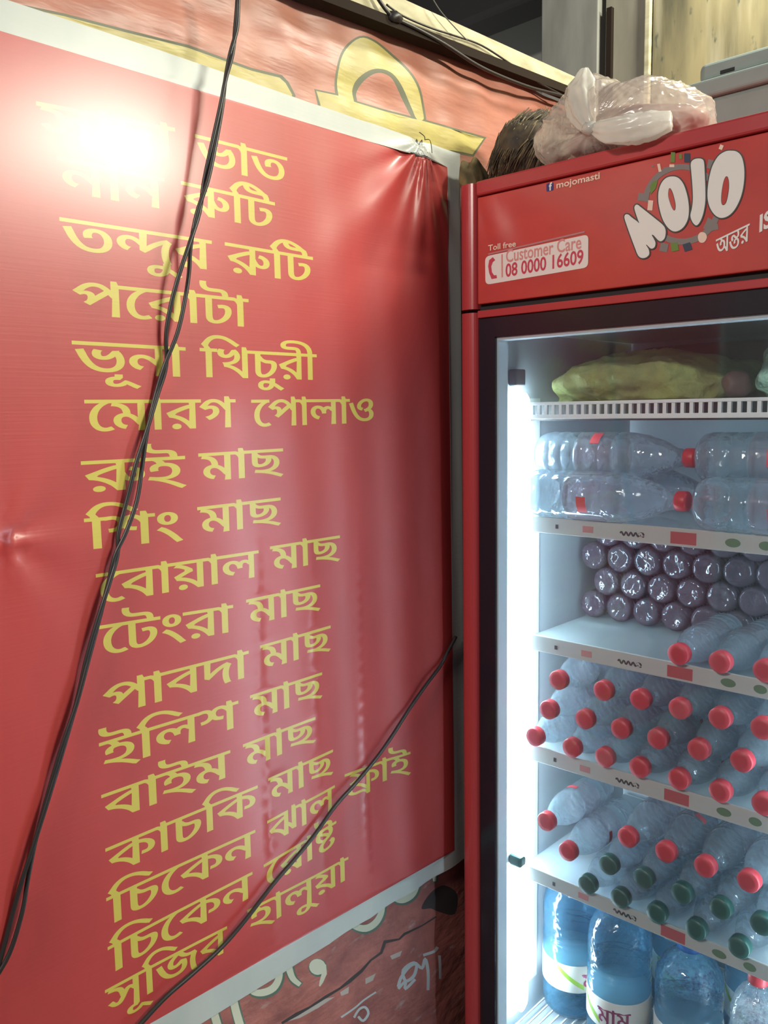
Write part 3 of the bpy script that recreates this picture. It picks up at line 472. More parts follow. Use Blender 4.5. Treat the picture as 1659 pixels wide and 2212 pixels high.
def thing(name, label, category, loc=(0, 0, 0), group=None):
    o = bpy.data.objects.new(name, None)
    o.empty_display_size = 0.05
    COL.objects.link(o)
    o.location = loc
    return tag(o, label, category, group)

def struct(o):
    o['kind'] = 'structure'
    return o

def copy_thing(src, loc, label, group):
    r = src.copy(); COL.objects.link(r); r.location = loc; r['label'] = label; r['group'] = group
    for ch in src.children:
        c = ch.copy(); COL.objects.link(c); c.parent = r
        for g in ch.children:
            d = g.copy(); COL.objects.link(d); d.parent = c
    return r

def glyph_contours(gids):
    x = 0; out = []
    for g in gids:
        adv, s = GLYPHS[g]
        for c in s.split('|'):
            out.append([(x + int(p.split(',')[0]), int(p.split(',')[1])) for p in c.split()])
        x += adv
    return out, x

def latin_contours_mesh(text, bold=0.0):
    """built-in font text as a flat mesh: verts (x, y) and faces, and its extent"""
    cu = bpy.data.curves.new('lettering', 'FONT')
    cu.body = text; cu.size = 1.0; cu.offset = bold; cu.resolution_u = 3; cu.fill_mode = 'FRONT'
    o = bpy.data.objects.new('lettering', cu)
    me = bpy.data.meshes.new_from_object(o)
    V = np.array([(v.co.x, v.co.y) for v in me.vertices]); Fs = [tuple(p.vertices) for p in me.polygons]
    bpy.data.objects.remove(o); bpy.data.curves.remove(cu); bpy.data.meshes.remove(me)
    return V, Fs

def latin_print(name, text, p_left, p_right, height, y, material, parent, bold=0.0, lift=0.0):
    """text on the fridge front between two pixels of its baseline; height in metres of a capital"""
    V, Fs = latin_contours_mesh(text, bold)
    a, b = on_front(*p_left, y), on_front(*p_right, y)
    x0, x1 = V[:, 0].min(), V[:, 0].max()
    t = (V[:, 0] - x0) / (x1 - x0)
    capV, _ = latin_contours_mesh('H', bold)
    cap = capV[:, 1].max()
    vs = [(a[0] + (b[0] - a[0]) * s, y, a[2] + (b[2] - a[2]) * s + q / cap * height) for s, q in zip(t, V[:, 1])]
    return mesh_obj(name, vs, Fs, material, parent)

def spl(pix, sub=5):
    n = len(pix)
    out = []
    for i in range(n):
        p0, p1, p2, p3 = [Vector(pix[(i + q) % n]) for q in (-1, 0, 1, 2)]
        for s in range(sub):
            t = s / sub
            q = 0.5 * ((2 * p1) + (p2 - p0) * t + (2 * p0 - 5 * p1 + 4 * p2 - p3) * t * t + (3 * p1 - p0 - 3 * p2 + p3) * t ** 3)
            out.append((q.x, q.y))
    return out

def spl_open(pix, sub=5):
    return [(p.x, p.y) for p in smooth_path([(u, v, 0) for u, v in pix], sub)]
def adopt(root):
    """children were modelled in world coordinates: keep them there under an Empty at the thing's base"""
    inv = Matrix.Translation(root.location).inverted()
    for ch in root.children:
        ch.matrix_parent_inverse = inv

# ================================================================== SETTING
struct(box('floor', -0.6, 3.6, -2.6, 2.4, -0.06, 0.0, M['floor']))
wl = struct(box('wall_left', -0.12, -0.024, -2.4, 0.52, 0.0, 2.235, M['plaster']))
# back wall: steel panel, gap, grimy panel, pale edge and stained concrete
struct(box('wall_back', 0.05, 2.9, 0.76, 0.90, 0.0, 3.0, M['concrete']))
struct(box('trim_1', -0.262, -0.094, 0.75, 0.90, 0.0, 3.0, M['grey_panel'], bevel=0.003))
bm = bmesh.new()
add_box(bm, -0.080, 0.030, 0.765, 0.90, 0.0, 3.0)
struct(bm_obj('trim_2', bm, M['brown_panel']))
bm = bmesh.new()
add_box(bm, 0.030, 0.046, 0.752, 0.90, 0.0, 3.0, 0.003)
struct(bm_obj('trim_3', bm, M['board']))
struct(box('trim_4', -0.072, -0.058, 0.752, 0.768, 0.0, 2.548, M['dark_wood']))
struct(box('trim_5', -0.094, -0.080, 0.80, 0.90, 0.0, 3.0, M['dark']))
struct(box('wall_far', -3.2, 0.0, 1.9, 2.0, 0.0, 3.6, M['dim_wall']))
bm = bmesh.new()
add_box(bm, -3.2, -0.262, 0.9, 1.9, 3.3, 3.4)
struct(bm_obj('ceiling', bm, M['ceiling']))
# the dark beam crossing the dark gap above the wall
bm = bmesh.new()
add_box(bm, -2.6, -0.30, 1.45, 1.62, 3.02, 3.32, 0.02)
struct(bm_obj('trim_6', bm, M['ceiling']))

# cream board along the top of the wall, with a dark batten under it
def slope_z(y):
    return 2.199 + (y + 0.326) * 0.0577
vs, fs = [], []
for y in (-0.75, 0.52):
    z = slope_z(y)
    th = 0.052 if y < 0 else 0.026
    vs += [(0.010, y, z + 0.012), (0.016, y, z + 0.012 + th), (-0.009, y, z + 0.012 + th), (-0.009, y, z + 0.012)]
fs = [(0, 1, 2, 3), (7, 6, 5, 4), (0, 4, 5, 1), (1, 5, 6, 2), (2, 6, 7, 3), (3, 7, 4, 0)]
bd = mesh_obj('wall_board', vs, fs, M['board'])
tag(bd, 'long cream board along the top of the wall above the faded banner', 'board')
vs = []
for y in (-0.75, 0.52):
    z = slope_z(y)
    vs += [(0.022, y, z - 0.005), (0.022, y, z + 0.0115), (-0.009, y, z + 0.0115), (-0.009, y, z - 0.005)]
bt = mesh_obj('wood_batten', vs, fs, M['dark_wood'])
tag(bt, 'dark narrow batten running under the cream board', 'batten')

# ================================================================== OLD BANNER (upper strip)
def old_h(y, z):
    return (-0.0165 + 0.0022 * math.sin(23 * y + 40 * z) + 0.0018 * math.sin(9 * y - 75 * z)
            + 0.0015 * math.sin(61 * y + 17 * z))

def printed_sheet(name, rect, regions, depth, base_mat, parent, step, dense=None, lift=0.0):
    """one cloth sheet, its printed areas cut into the same surface.
    regions: list of (contours, material); later ones win. Returns verts/faces/material ids"""
    y0, y1, z0, z1 = rect
    pts, edges = [], []
    def addc(c, closed=True):
        n = len(pts)
        pts.extend([Vector((p[0], p[1])) for p in c])
        k = len(c)
        edges.extend([(n + i, n + (i + 1) % k) for i in range(k)])
    addc([(y0, z0), (y1, z0), (y1, z1), (y0, z1)])
    for cs, _ in regions:
        for c in cs:
            addc(c)
    ny, nz = int((y1 - y0) / step), int((z1 - z0) / step)
    for i in range(1, ny):
        for j in range(1, nz):
            pts.append(Vector((y0 + (y1 - y0) * (i + 0.25 * (j % 2)) / ny, z0 + (z1 - z0) * j / nz)))
    for k in range(1, ny):
        pts.append(Vector((y0 + (y1 - y0) * k / ny, z0))); pts.append(Vector((y0 + (y1 - y0) * k / ny, z1)))
    if dense:
        (cy, cz, rad, st) = dense
        yy = cy - rad
        while yy < min(cy + rad, y1 - 0.001):
            zz = cz - rad
            while zz < min(cz + rad, z1 - 0.001):
                if (yy - cy) ** 2 + (zz - cz) ** 2 < rad * rad and yy > y0 and zz > z0:
                    pts.append(Vector((yy, zz)))
                zz += st
            yy += st
    r = delaunay_2d_cdt(pts, edges, [], 0, 1e-6)
    V = np.array([(v.x, v.y) for v in r[0]]); T = np.array(r[2])
    cen = V[T].mean(axis=1)
    ids = np.zeros(len(T), int)
    for k, (cs, _) in enumerate(regions):
        allp = np.concatenate([np.asarray(c, float) for c in cs])
        lo_, hi = allp.min(0), allp.max(0)
        sel = np.where((cen[:, 0] >= lo_[0]) & (cen[:, 0] <= hi[0]) & (cen[:, 1] >= lo_[1]) & (cen[:, 1] <= hi[1]))[0]
        if len(sel):
            w = winding(cen[sel, 0], cen[sel, 1], cs)
            ids[sel[w != 0]] = k + 1
    # orient towards the room (+x)
    a, b, c = V[T[:, 0]], V[T[:, 1]], V[T[:, 2]]
    flip = ((b[:, 0] - a[:, 0]) * (c[:, 1] - a[:, 1]) - (b[:, 1] - a[:, 1]) * (c[:, 0] - a[:, 0])) < 0
    T[flip] = T[flip][:, ::-1]
    P = np.array([(depth(y, z), y, z) for y, z in V])
    e = 5e-4
    Nn = np.array([(1.0, -(depth(y + e, z) - depth(y - e, z)) / (2 * e), -(depth(y, z + e) - depth(y, z - e)) / (2 * e)) for y, z in V])
    Nn /= np.linalg.norm(Nn, axis=1)[:, None]
    return P, T, ids, Nn

def sheet_mesh(name, P, T, Nn, sel, mats, ids, parent=None):
    Ts = T[sel]
    used, inv = np.unique(Ts.ravel(), return_inverse=True)
    fcs = inv.reshape(-1, 3)
    o = mesh_obj(name, P[used], [tuple(map(int, f)) for f in fcs], None, parent, True, mats, [int(i) for i in ids])
    o.data.normals_split_custom_set_from_vertices([tuple(map(float, n)) for n in Nn[used]])
    return o

def wpoly(pix, k=1.0, ox=0.0, oy=0.0):
    """pixels (of an enlarged view) -> (y, z) on the wall plane"""
    out = []
    for u, v in pix:
        p = on_wall(ox + u / k, oy + v / k)
        out.append((p[1], p[2]))
    return out

K5 = 1.8433
arch = [(635, 372), (630, 310), (643, 240), (675, 180), (722, 140), (775, 155), (832, 192), (890, 250), (932, 310), (960, 375), (972, 450), (966, 472),
        (944, 466), (925, 415), (890, 340), (850, 285), (800, 266), (755, 272), (715, 306), (698, 350), (698, 400), (640, 385)]
arch_line = [(624, 372), (620, 305), (634, 235), (668, 172), (720, 132), (778, 147), (838, 184), (898, 244), (942, 306), (970, 372), (982, 450), (974, 482), (935, 470),
             (905, 410), (872, 345), (842, 300), (800, 282), (765, 290), (735, 320), (715, 360), (712, 402), (640, 395)]
bar = [(552, 350), (640, 374), (700, 393), (820, 432), (944, 468), (1080, 506), (1212, 545), (1176, 606), (1090, 592), (960, 585), (840, 570), (700, 510), (578, 470), (566, 402)]
bar_line = [(544, 342), (640, 366), (700, 385), (820, 424), (944, 460), (1080, 498), (1222, 540), (1180, 616), (1090, 602), (960, 600), (840, 580), (700, 520), (566, 478), (556, 404)]
band = [(-40, -16), (20, -2), (150, 27), (290, 62), (418, 97), (560, 145), (622, 160), (634, 172), (647, 198), (640, 240), (560, 200), (400, 150), (200, 95), (0, 40), (-40, 30)]
band_line = [(-40, -22), (20, -8), (150, 21), (290, 56), (418, 91), (560, 139), (626, 155), (640, 170), (654, 200), (640, 250), (560, 210), (400, 160), (200, 100), (0, 45), (-40, 40)]
old_regs = [([wpoly(bar_line, K5, 400, 0)], 'old_outline'), ([wpoly(spl(arch_line, 4), K5, 400, 0)], 'old_outline'), ([wpoly(band_line)], 'old_outline'),
            ([wpoly(bar, K5, 400, 0)], 'old_yellow'), ([wpoly(spl(arch, 4), K5, 400, 0)], 'old_yellow'), ([wpoly(band)], 'old_yellow')]
P, T, ids, Nn = printed_sheet('old', (-1.05, 0.50, 1.90, 2.236), old_regs, old_h, None, None, 0.012)
root = thing('faded_banner', 'faded salmon banner with big yellow letters along the top of the wall', 'banner', (-0.013, -0.4, 1.90))
sheet_mesh('cloth', P, T, Nn, ids == 0, [M['old_red']], np.zeros((ids == 0).sum(), int), root)
lid = np.where(np.isin(ids, (1, 2, 3)), 0, 1)
sheet_mesh('lettering', P, T, Nn, ids > 0, [M['old_outline'], M['old_yellow']], lid[ids > 0], root)
adopt(root)

# ================================================================== WORN SIGN BELOW
K7 = 2.552
def sp(pix):
    return wpoly(pix, K7, 400, 1850)
def thick(line, w, sub=1):
    """stroke polygon in pixel space"""
    if sub > 1:
        k0 = len(line)
        line = spl_open(line, sub)
        if isinstance(w, (list, tuple)):
            w = list(np.interp(np.linspace(0, k0 - 1, len(line)), range(k0), w))
    L_, R_ = [], []
    for i, p in enumerate(line):
        a = line[max(0, i - 1)]; b = line[min(len(line) - 1, i + 1)]
        dx, dy = b[0] - a[0], b[1] - a[1]; d = math.hypot(dx, dy) or 1
        ww = w[i] if isinstance(w, (list, tuple)) else w
        L_.append((p[0] - dy / d * ww / 2, p[1] + dx / d * ww / 2)); R_.append((p[0] + dy / d * ww / 2, p[1] - dx / d * ww / 2))
    return L_ + R_[::-1]
arcs = [
    [(1150, 190), (1180, 238), (1225, 252), (1275, 230), (1302, 185), (1308, 120)],
    [(915, 350), (960, 398), (1020, 410), (1070, 380), (1100, 325), (1108, 260)],
    [(360, 720), (405, 768), (460, 772), (515, 745), (545, 690), (552, 620)],
]
sign_strokes = [(a, [20, 34, 40, 38, 34, 28]) for a in arcs]
sign_strokes += [([(592, 590), (600, 640), (618, 690), (655, 722)], [36, 36, 32, 24]),
                 ([(168, 830), (180, 880), (205, 960)], 46), ([(285, 770), (298, 840), (330, 960)], 46),
                 ([(1390, 60), (1398, 110), (1402, 150)], [26, 24, 14])]
blob = [(750 + 46 * math.cos(a * math.pi / 8), 622 + 44 * math.sin(a * math.pi / 8)) for a in range(16)]
tail = thick([(785, 610), (788, 660), (772, 705), (762, 730)], [26, 30, 22, 8])
hand = [([(1200, 735), (1215, 680), (1262, 620), (1300, 610), (1285, 670), (1240, 700), (1225, 640), (1285, 600), (1330, 630), (1350, 580), (1362, 640), (1360, 750)], 17),
        ([(1200, 745), (1240, 700), (1235, 745), (1290, 690)], 14),
        ([(1340, 560), (1400, 540), (1420, 515)], 15), ([(1428, 560), (1432, 690)], 15),
        ([(880, 900), (960, 850), (1010, 810), (1080, 765)], 10),
        ([(955, 905), (985, 860), (1020, 850), (1040, 885), (1010, 925), (980, 900)], 14)]
crack = thick([(1410, 345), (1330, 395), (1230, 440), (1200, 468), (1125, 485), (1105, 545), (1050, 590), (1000, 650), (935, 705), (880, 745), (800, 790), (710, 850), (640, 890), (560, 940)],
              [10, 8, 14, 10, 20, 14, 10, 16, 20, 12, 16, 12, 22, 14])
patch = [(1330, 300), (1380, 215), (1450, 170), (1520, 220), (1510, 330), (1430, 320), (1380, 300)]
torns = [[(880, 765), (930, 735), (925, 770), (885, 785)], [(600, 905), (690, 860), (800, 800), (850, 790), (760, 850), (660, 910), (590, 930)],
         [(1150, 560), (1215, 530), (1205, 560), (1160, 580)], [(1020, 690), (1075, 660), (1060, 700), (1020, 720)]]
regs = []
for ln, w in sign_strokes:
    ww = [x + 16 for x in w] if isinstance(w, list) else w + 16
    regs.append(([sp([(p[0] + 3, p[1] + 5) for p in thick(ln, ww, 4)])], 1))
regs.append(([sp([(x + (x - 750) * 0.15 + 2, y + (y - 622) * 0.15 + 4) for x, y in blob])], 1))
for ln, w in sign_strokes:
    regs.append(([sp(thick(ln, w, 4))], 2))
regs += [([sp(blob)], 2), ([sp(tail)], 2)]
for t_ in torns:
    regs.append(([sp(t_)], 4))
regs += [([sp(crack)], 5), ([sp(spl(patch, 4))], 5)]
for i, (ln, w) in enumerate(hand):
    regs.append(([sp(thick(ln, w, 4))], 3 if i < 4 else 6))
def sign_h(y, z):
    return -0.012 + 0.0016 * math.sin(31 * y + 12 * z) + 0.0012 * math.sin(14 * y - 45 * z)
P, T, ids, Nn = printed_sheet('sign', (-1.25, 0.30, 0.12, 0.72), regs, sign_h, None, None, 0.014)
kind = np.array([0] + [k for _, k in regs])[ids]
root = thing('worn_sign', 'worn red sign with cream letters and torn cracks showing below the menu banner', 'sign', (-0.013, -0.4, 0.12))
sheet_mesh('sign_cloth', P, T, Nn, np.isin(kind, (0, 4, 5)), [M['sign_red'], M['torn'], M['crack']],
           np.array([{0: 0, 4: 1, 5: 2}[k] for k in kind[np.isin(kind, (0, 4, 5))]]), root)
sheet_mesh('painted_letters', P, T, Nn, np.isin(kind, (1, 2)), [M['sign_green'], M['sign_cream']],
           kind[np.isin(kind, (1, 2))] - 1, root)
hl = sheet_mesh('hand_lettering', P, T, Nn, kind == 3, [M['chalk']], np.zeros((kind == 3).sum(), int), root)
hl['label'] = 'pale hand lettering'
sheet_mesh('hand_lettering', P, T, Nn, kind == 6, [M['chalk']], np.zeros((kind == 6).sum(), int), root)['label'] = 'pale looped hand lettering'
adopt(root)

# ================================================================== MENU BANNER
TIE = (-0.061, 2.040)
TIE2 = (-0.863, 1.399)
def menu_h(y, z):
    h = 0.006
    h += 0.0022 * math.sin(5.1 * y + 1.3) * math.sin(2.2 * z) + 0.0012 * math.sin(13 * y + 1.5 * z)
    # soft upright waves towards the fridge
    w = 1 / (1 + math.exp(-(y + 0.30) / 0.07))
    h += w * 0.0022 * math.sin(52 * y + 2.0 * z) * (0.35 + 0.65 / (1 + math.exp((z - 1.75) / 0.1)))
    # folds fanning out from the tied corner
    dy, dz = y - TIE[0], z - TIE[1]
    r = math.hypot(dy, dz) + 1e-4
    th = math.atan2(dy, -dz)
    f = (1 - math.exp(-r / 0.012)) * math.exp(-r / 0.125)
    for a0, w0, amp, ln in ((-0.78, .17, .0130, .26), (-0.36, .11, .0080, .16), (-0.10, .10, .0095, .20), (0.17, .09, .0070, .15), (0.48, .12, .0080, .13), (-1.22, .14, .0060, .14), (0.95, .16, .0060, .08)):
        h += (1 - math.exp(-r / 0.02)) * math.exp(-(r / ln) ** 1.4) * amp * math.exp(-((th - a0) / w0) ** 2)
    h += -0.009 * math.exp(-(r / 0.018) ** 2)
    h += 0.012 * math.exp(-((th - 0.1) / 0.5) ** 2) * math.exp(-r / 0.06)
    # small tie at the left
    dy, dz = y - TIE2[0], z - TIE2[1]
    r = math.hypot(dy, dz) + 1e-4
    th = math.atan2(dz, dy)
    h += (1 - math.exp(-r / 0.012)) * math.exp(-r / 0.10) * 0.002 * math.cos(6 * th + 0.8)
    # two long upright creases
    for c, a in ((-0.235, 0.0016), (-0.46, 0.0010), (-0.345, 0.0008)):
        h += a * math.exp(-((y - c - 0.01 * math.sin(4 * z)) / 0.006) ** 2) * (1 / (1 + math.exp((z - 1.30) / 0.05)))
    return h

Z_TOP, Z_BOT, Y_L, Y_R = 2.041, 0.606, -1.36, 0.056
def top_red(y):
    return 2.0035 + 0.010 * (y + 0.8)
red_rect = [(-1.32, 0.668), (-0.70, 0.657), (0.017, 0.640), (0.017, 2.009), (-0.2, top_red(-0.2)), (-0.82, top_red(-0.82)), (-1.32, 1.998)]

WORDS = [  # row: (glyph ids, left end and right end of the headline in the photograph)
    [(0, (78, 218), (375, 277)), (1, (418, 290), (620, 340))],
    [(0, (123, 336), (353, 385)), (1, (388, 391), (593, 437))],
    [(0, (128, 468), (455, 520)), (1, (483, 523), (675, 555))],
    [(0, (155, 606), (535, 646))],
    [(0, (155, 735), (399, 750)), (1, (429, 751), (685, 765))],
    [(0, (182, 863), (507, 862)), (1, (541, 863), (808, 861))],
    [(0, (175, 996), (400, 984)), (1, (427, 979), (611, 968))],
    [(0, (182, 1120), (393, 1103)), (1, (425, 1095), (606, 1074))],
    [(0, (208, 1240), (558, 1188)), (1, (583, 1180), (735, 1156))],
    [(0, (214, 1352), (503, 1306)), (1, (531, 1295), (693, 1262))],
    [(0, (222, 1486), (537, 1405)), (1, (561, 1394), (716, 1351))],
    [(0, (215, 1606), (515, 1513)), (1, (540, 1502), (697, 1452))],
    [(0, (220, 1718), (498, 1620)), (1, (525, 1608), (681, 1548))],
    [(0, (229, 1834), (557, 1696)), (1, (579, 1681), (721, 1619))],
    [(0, (231, 1941), (552, 1792)), (1, (577, 1773), (725, 1696)), (2, (746, 1673), (885, 1622))],
    [(0, (234, 2047), (546, 1883)), (1, (570, 1868), (728, 1773))],
    [(0, (228, 2140), (492, 2001)), (1, (535, 1966), (754, 1851))],
]
LETTER_H = 0.0425
word_regs = []
for row, gl in zip(WORDS, ROWS):
    for wi, pl, pr in row:
        cs, adv = glyph_contours(gl[wi])
        a, b = on_wall(*pl, 0.006), on_wall(*pr, 0.006)
        xs = [p[0] for c in cs for p in c]
        x0, x1 = min(xs), max(xs)
        s = LETTER_H / 632.0
        out = []
        for c in cs:
            q = []
            for px, pz in c:
                t = (px - x0) / (x1 - x0)
                q.append((a[1] + (b[1] - a[1]) * t, a[2] + (b[2] - a[2]) * t + (pz - 627) * s))
            out.append(q)
        word_regs.append((out, 'banner_yellow'))
P, T, ids, Nn = printed_sheet('menu', (Y_L, Y_R, Z_BOT, Z_TOP), [([red_rect], 'banner_red')] + word_regs, menu_h, None, None, 0.013,
                              dense=(TIE[0], TIE[1], 0.26, 0.004))
root = thing('menu_banner', 'large glossy red menu banner with yellow Bengali writing and white border on the wall', 'banner', (0.004, -0.65, Z_BOT))
cloth = ids <= 1
co = sheet_mesh('cloth', P, T, Nn, cloth, [M['banner_white'], M['banner_red']], ids[cloth], root)
lt = sheet_mesh('lettering', P, T, Nn, ids > 1, [M['banner_yellow']], np.zeros((ids > 1).sum(), int), root)
lt['label'] = 'yellow Bengali lettering'
# thin wire that ties the corner
kn = [Vector((menu_h(*TIE) + 0.004 + 0.003 * math.sin(a), TIE[0] + 0.007 * math.cos(a), TIE[1] - 0.002 + 0.005 * math.sin(a * 2))) for a in np.linspace(0, 9, 30)]
vs, fs = [], []
add_tube(vs, fs, kn, 0.0009, 6)
add_tube(vs, fs, smooth_path([(0.014, TIE[0], TIE[1]), (0.018, TIE[0] - 0.006, TIE[1] + 0.004), (0.012, TIE[0] - 0.013, TIE[1] + 0.011)]), 0.0008, 6)
add_tube(vs, fs, smooth_path([(0.014, TIE[0], TIE[1]), (0.02, TIE[0] + 0.008, TIE[1] - 0.001), (0.016, TIE[0] + 0.018, TIE[1] - 0.020)]), 0.0007, 6)
mesh_obj('tie_wire', vs, fs, M['cable'], root, True)
adopt(root)

# ================================================================== CABLES
main_px = [(517, -40), (514, 0), (510, 60), (500, 115), (487, 172), (478, 230), (462, 310), (445, 390), (428, 460), (410, 530), (398, 590), (385, 650), (371, 720), (357, 790), (339, 850), (320, 920),
           (301, 1000), (285, 1080), (264, 1150), (251, 1200), (235, 1260), (215, 1330), (190, 1420), (165, 1520), (140, 1600), (110, 1700), (78, 1810), (54, 1900), (38, 1970), (12, 2060), (-22, 2140), (-60, 2230)]
split = {530: 2, 590: 10, 650: 14, 720: 12, 1000: 7, 1080: 11, 1150: 8, 1900: 6, 1970: 10, 2060: 8, 310: 4, 390: 4, 60: 2}
def cable_off(v):
    t = min(max((830 - v) / 830.0, 0.0), 1.05)
    return 0.0135 + 0.040 * t ** 0.85
cab = thing('hanging_cable', 'black two-strand cable hanging down the left side of the menu banner', 'cable', tuple(on_wall(250, 1200, 0.014)))
for sgn in (-1, 1):
    pts = []
    for i, (u, v) in enumerate(main_px):
        tw = 2.6 * math.cos(i * 1.15)
        d = split.get(v, 0) or tw
        x = cable_off(v) + (0.0028 * sgn * math.sin(i * 1.15))
        pts.append(tuple(on_wall(u + sgn * d, v, x)))
    tube('strand', smooth_path(pts, 5), 0.0030, M['cable'], cab, 8)
adopt(cab)
sec_px = [(985, 1375), (965, 1412), (950, 1440), (920, 1480), (885, 1530), (850, 1585), (815, 1635), (770, 1690), (725, 1740), (682, 1800), (640, 1852), (590, 1910), (532, 1985), (480, 2045), (420, 2100), (360, 2152), (310, 2205), (270, 2250)]
c2 = tube('slanting_cable', smooth_path([tuple(on_wall(u, v, 0.018)) for u, v in sec_px], 5), 0.0034, M['cable'], None, 8)
tag(c2, 'single black cable slanting across the bottom right of the menu banner', 'cable')
# wires along the board
def wire(name, pix, x, r, m, label):
    o = tube(name, smooth_path([tuple(on_wall(u, v, x)) for u, v in pix], 5), r, m, None, 7)
    return tag(o, label, 'wire')
wire('board_wire', [(800, -30), (828, 14), (852, 38), (900, 62), (960, 95), (1030, 140), (1090, 168), (1150, 190), (1215, 207), (1250, 222)], 0.024, 0.0034, M['cable'],
     'thick black wire drooping along the front of the cream board')
wire('board_wire', [(835, 10), (870, 34), (930, 60), (985, 78), (1040, 98), (1100, 136), (1160, 176), (1216, 206)], 0.020, 0.0018, M['cable'],
     'thin black wire along the upper edge of the cream board')
wire('slack_wire', [(925, -20), (950, 22), (985, 62), (1010, 88)], 0.03, 0.0010, M['cable_grey'], 'hair-thin grey wire crossing the dark gap above the board')
bm = bmesh.new()
bmesh.ops.create_icosphere(bm, subdivisions=2, radius=0.011)
kp = on_wall(853, 38, 0.024)
for v in bm.verts:
    v.co = Vector((v.co.x * 0.9 + kp[0], v.co.y * 1.5 + kp[1], v.co.z * 0.8 + kp[2])) + Vector((random.uniform(-.002, .002), random.uniform(-.002, .002), random.uniform(-.002, .002)))
tag(bm_obj('tape_knot', bm, M['cable'], None, True), 'lumpy black tape knot on the wire over the cream board', 'tape')
# ================================================================== FRIDGE
FX0, FX1, FD = 0.047, 0.850, 0.66          # left side, right side, depth
Z_HEAD, Z_SEAM, Z_TOPF = 1.7445, 1.7330, 1.9640
IX0, IX1, IY0, IY1, IZ0, IZ1 = 0.090, 0.806, 0.055, 0.600, 0.225, 1.700
fr = thing('drinks_fridge', 'tall red glass-door drinks fridge with a white bubble-letter logo beside the menu banner', 'fridge', ((FX0 + FX1) / 2, 0.33, 0.0))
# cabinet: outer sides, top, bottom and the white liner as one hollow body
bm = bmesh.new()
add_box(bm, FX0 + .002, IX0 - .004, 0.052, FD, 0.05, 1.958, 0.004)
add_box(bm, IX1 + .004, FX1 - .002, 0.052, FD, 0.05, 1.958, 0.004)
add_box(bm, IX0 - .004, IX1 + .004, IY1 + .004, FD, 0.05, 1.958)
add_box(bm, IX0 - .004, IX1 + .004, 0.052, IY1 + .004, 1.710, 1.958)
add_box(bm, IX0 - .004, IX1 + .004, 0.052, IY1 + .004, 0.05, 0.215)
bm_obj('cabinet', bm, M['fridge_red'], fr)
bm = bmesh.new()
add_box(bm, IX0 - .004, IX0, 0.052, IY1, IZ0, IZ1)
add_box(bm, IX1, IX1 + .004, 0.052, IY1, IZ0, IZ1)
add_box(bm, IX0 - .004, IX1 + .004, IY1, IY1 + .004, IZ0, IZ1)
add_box(bm, IX0 - .004, IX1 + .004, 0.052, IY1 + .004, IZ1, IZ1 + .010)
add_box(bm, IX0 - .004, IX1 + .004, 0.052, IY1 + .004, IZ0 - .010, IZ0)
bm_obj('liner', bm, M['liner'], fr)
# header
hd = box('header', FX0 + .040, FX1 - .040, 0.0, 0.052, Z_HEAD, 1.9355, M['header_red'], fr, 0.002)
box('header_lip', FX0 + .039, FX1 - .039, -0.004, 0.052, 1.9375, Z_TOPF, M['fridge_red'], hd, 0.004)
def post(name, x0, x1, z0, z1, parent):
    n = 12
    sec = [(x0, 0.052)] + [((x0 + x1) / 2 - (x1 - x0) / 2 * math.cos(math.pi * k / n), 0.010 - 0.016 * math.sin(math.pi * k / n) ** 0.7) for k in range(n + 1)] + [(x1, 0.052)]
    vs = [(x, y, z0) for x, y in sec] + [(x, y, z1) for x, y in sec]
    k = len(sec)
    fs = [(i, (i + 1) % k, k + (i + 1) % k, k + i) for i in range(k)] + [tuple(reversed(range(k))), tuple(range(k, 2 * k))]
    return mesh_obj(name, vs, fs, M['fridge_red'], parent, False)
post('end_cap', FX0, FX0 + .0375, Z_HEAD - .008, Z_TOPF - .002, hd)
post('end_cap', FX1 - .0375, FX1, Z_HEAD - .008, Z_TOPF - .002, hd)
box('shadow_gap', FX0 + .003, FX1 - .003, 0.012, 0.05, Z_SEAM - .004, Z_HEAD, M['gap_black'], fr)
# door
DZ0 = 0.10
dr = bmesh.new()
add_box(dr, FX0 + .039, FX1 - .039, 0.0, 0.046, 1.7195, Z_SEAM, 0.0015)
door = bm_obj('door', dr, M['fridge_red'], fr)
box('bottom_rail', FX0 + .039, FX1 - .039, 0.0, 0.046, DZ0, DZ0 + .05, M['fridge_red'], door, 0.0015)
post('door_stile', FX0, FX0 + .0385, DZ0, Z_SEAM - .003, door)
post('door_stile', FX1 - .0385, FX1, DZ0, Z_SEAM - .003, door)
bm = bmesh.new()                            # black border of the glass
OX0, OX1, OZ0, OZ1 = 0.1215, FX1 - .0745, 0.175, 1.6835
add_box(bm, FX0 + .039, OX0, 0.006, 0.046, DZ0 + .05, 1.7190)
add_box(bm, OX1, FX1 - .039, 0.006, 0.046, DZ0 + .05, 1.7190)
add_box(bm, OX0, OX1, 0.006, 0.046, OZ1, 1.7190)
add_box(bm, OX0, OX1, 0.006, 0.046, DZ0 + .05, OZ0)
bm_obj('door_border', bm, M['black_glass'], door)
bm = bmesh.new()                            # pale edge of the pane
add_box(bm, OX0 + .0005, OX1 - .0005, 0.012, 0.042, OZ1 - .006, OZ1 - .0005)
add_box(bm, OX0 + .0005, OX0 + .0035, 0.012, 0.042, OZ0, OZ1 - .006)
add_box(bm, OX1 - .0035, OX1 - .0005, 0.012, 0.042, OZ0, OZ1 - .006)
bm_obj('pane_spacer', bm, M['liner'], door)
box('glass_pane', OX0 + .0005, OX1 - .0005, 0.008, 0.011, OZ0, OZ1, M['pane'], door)
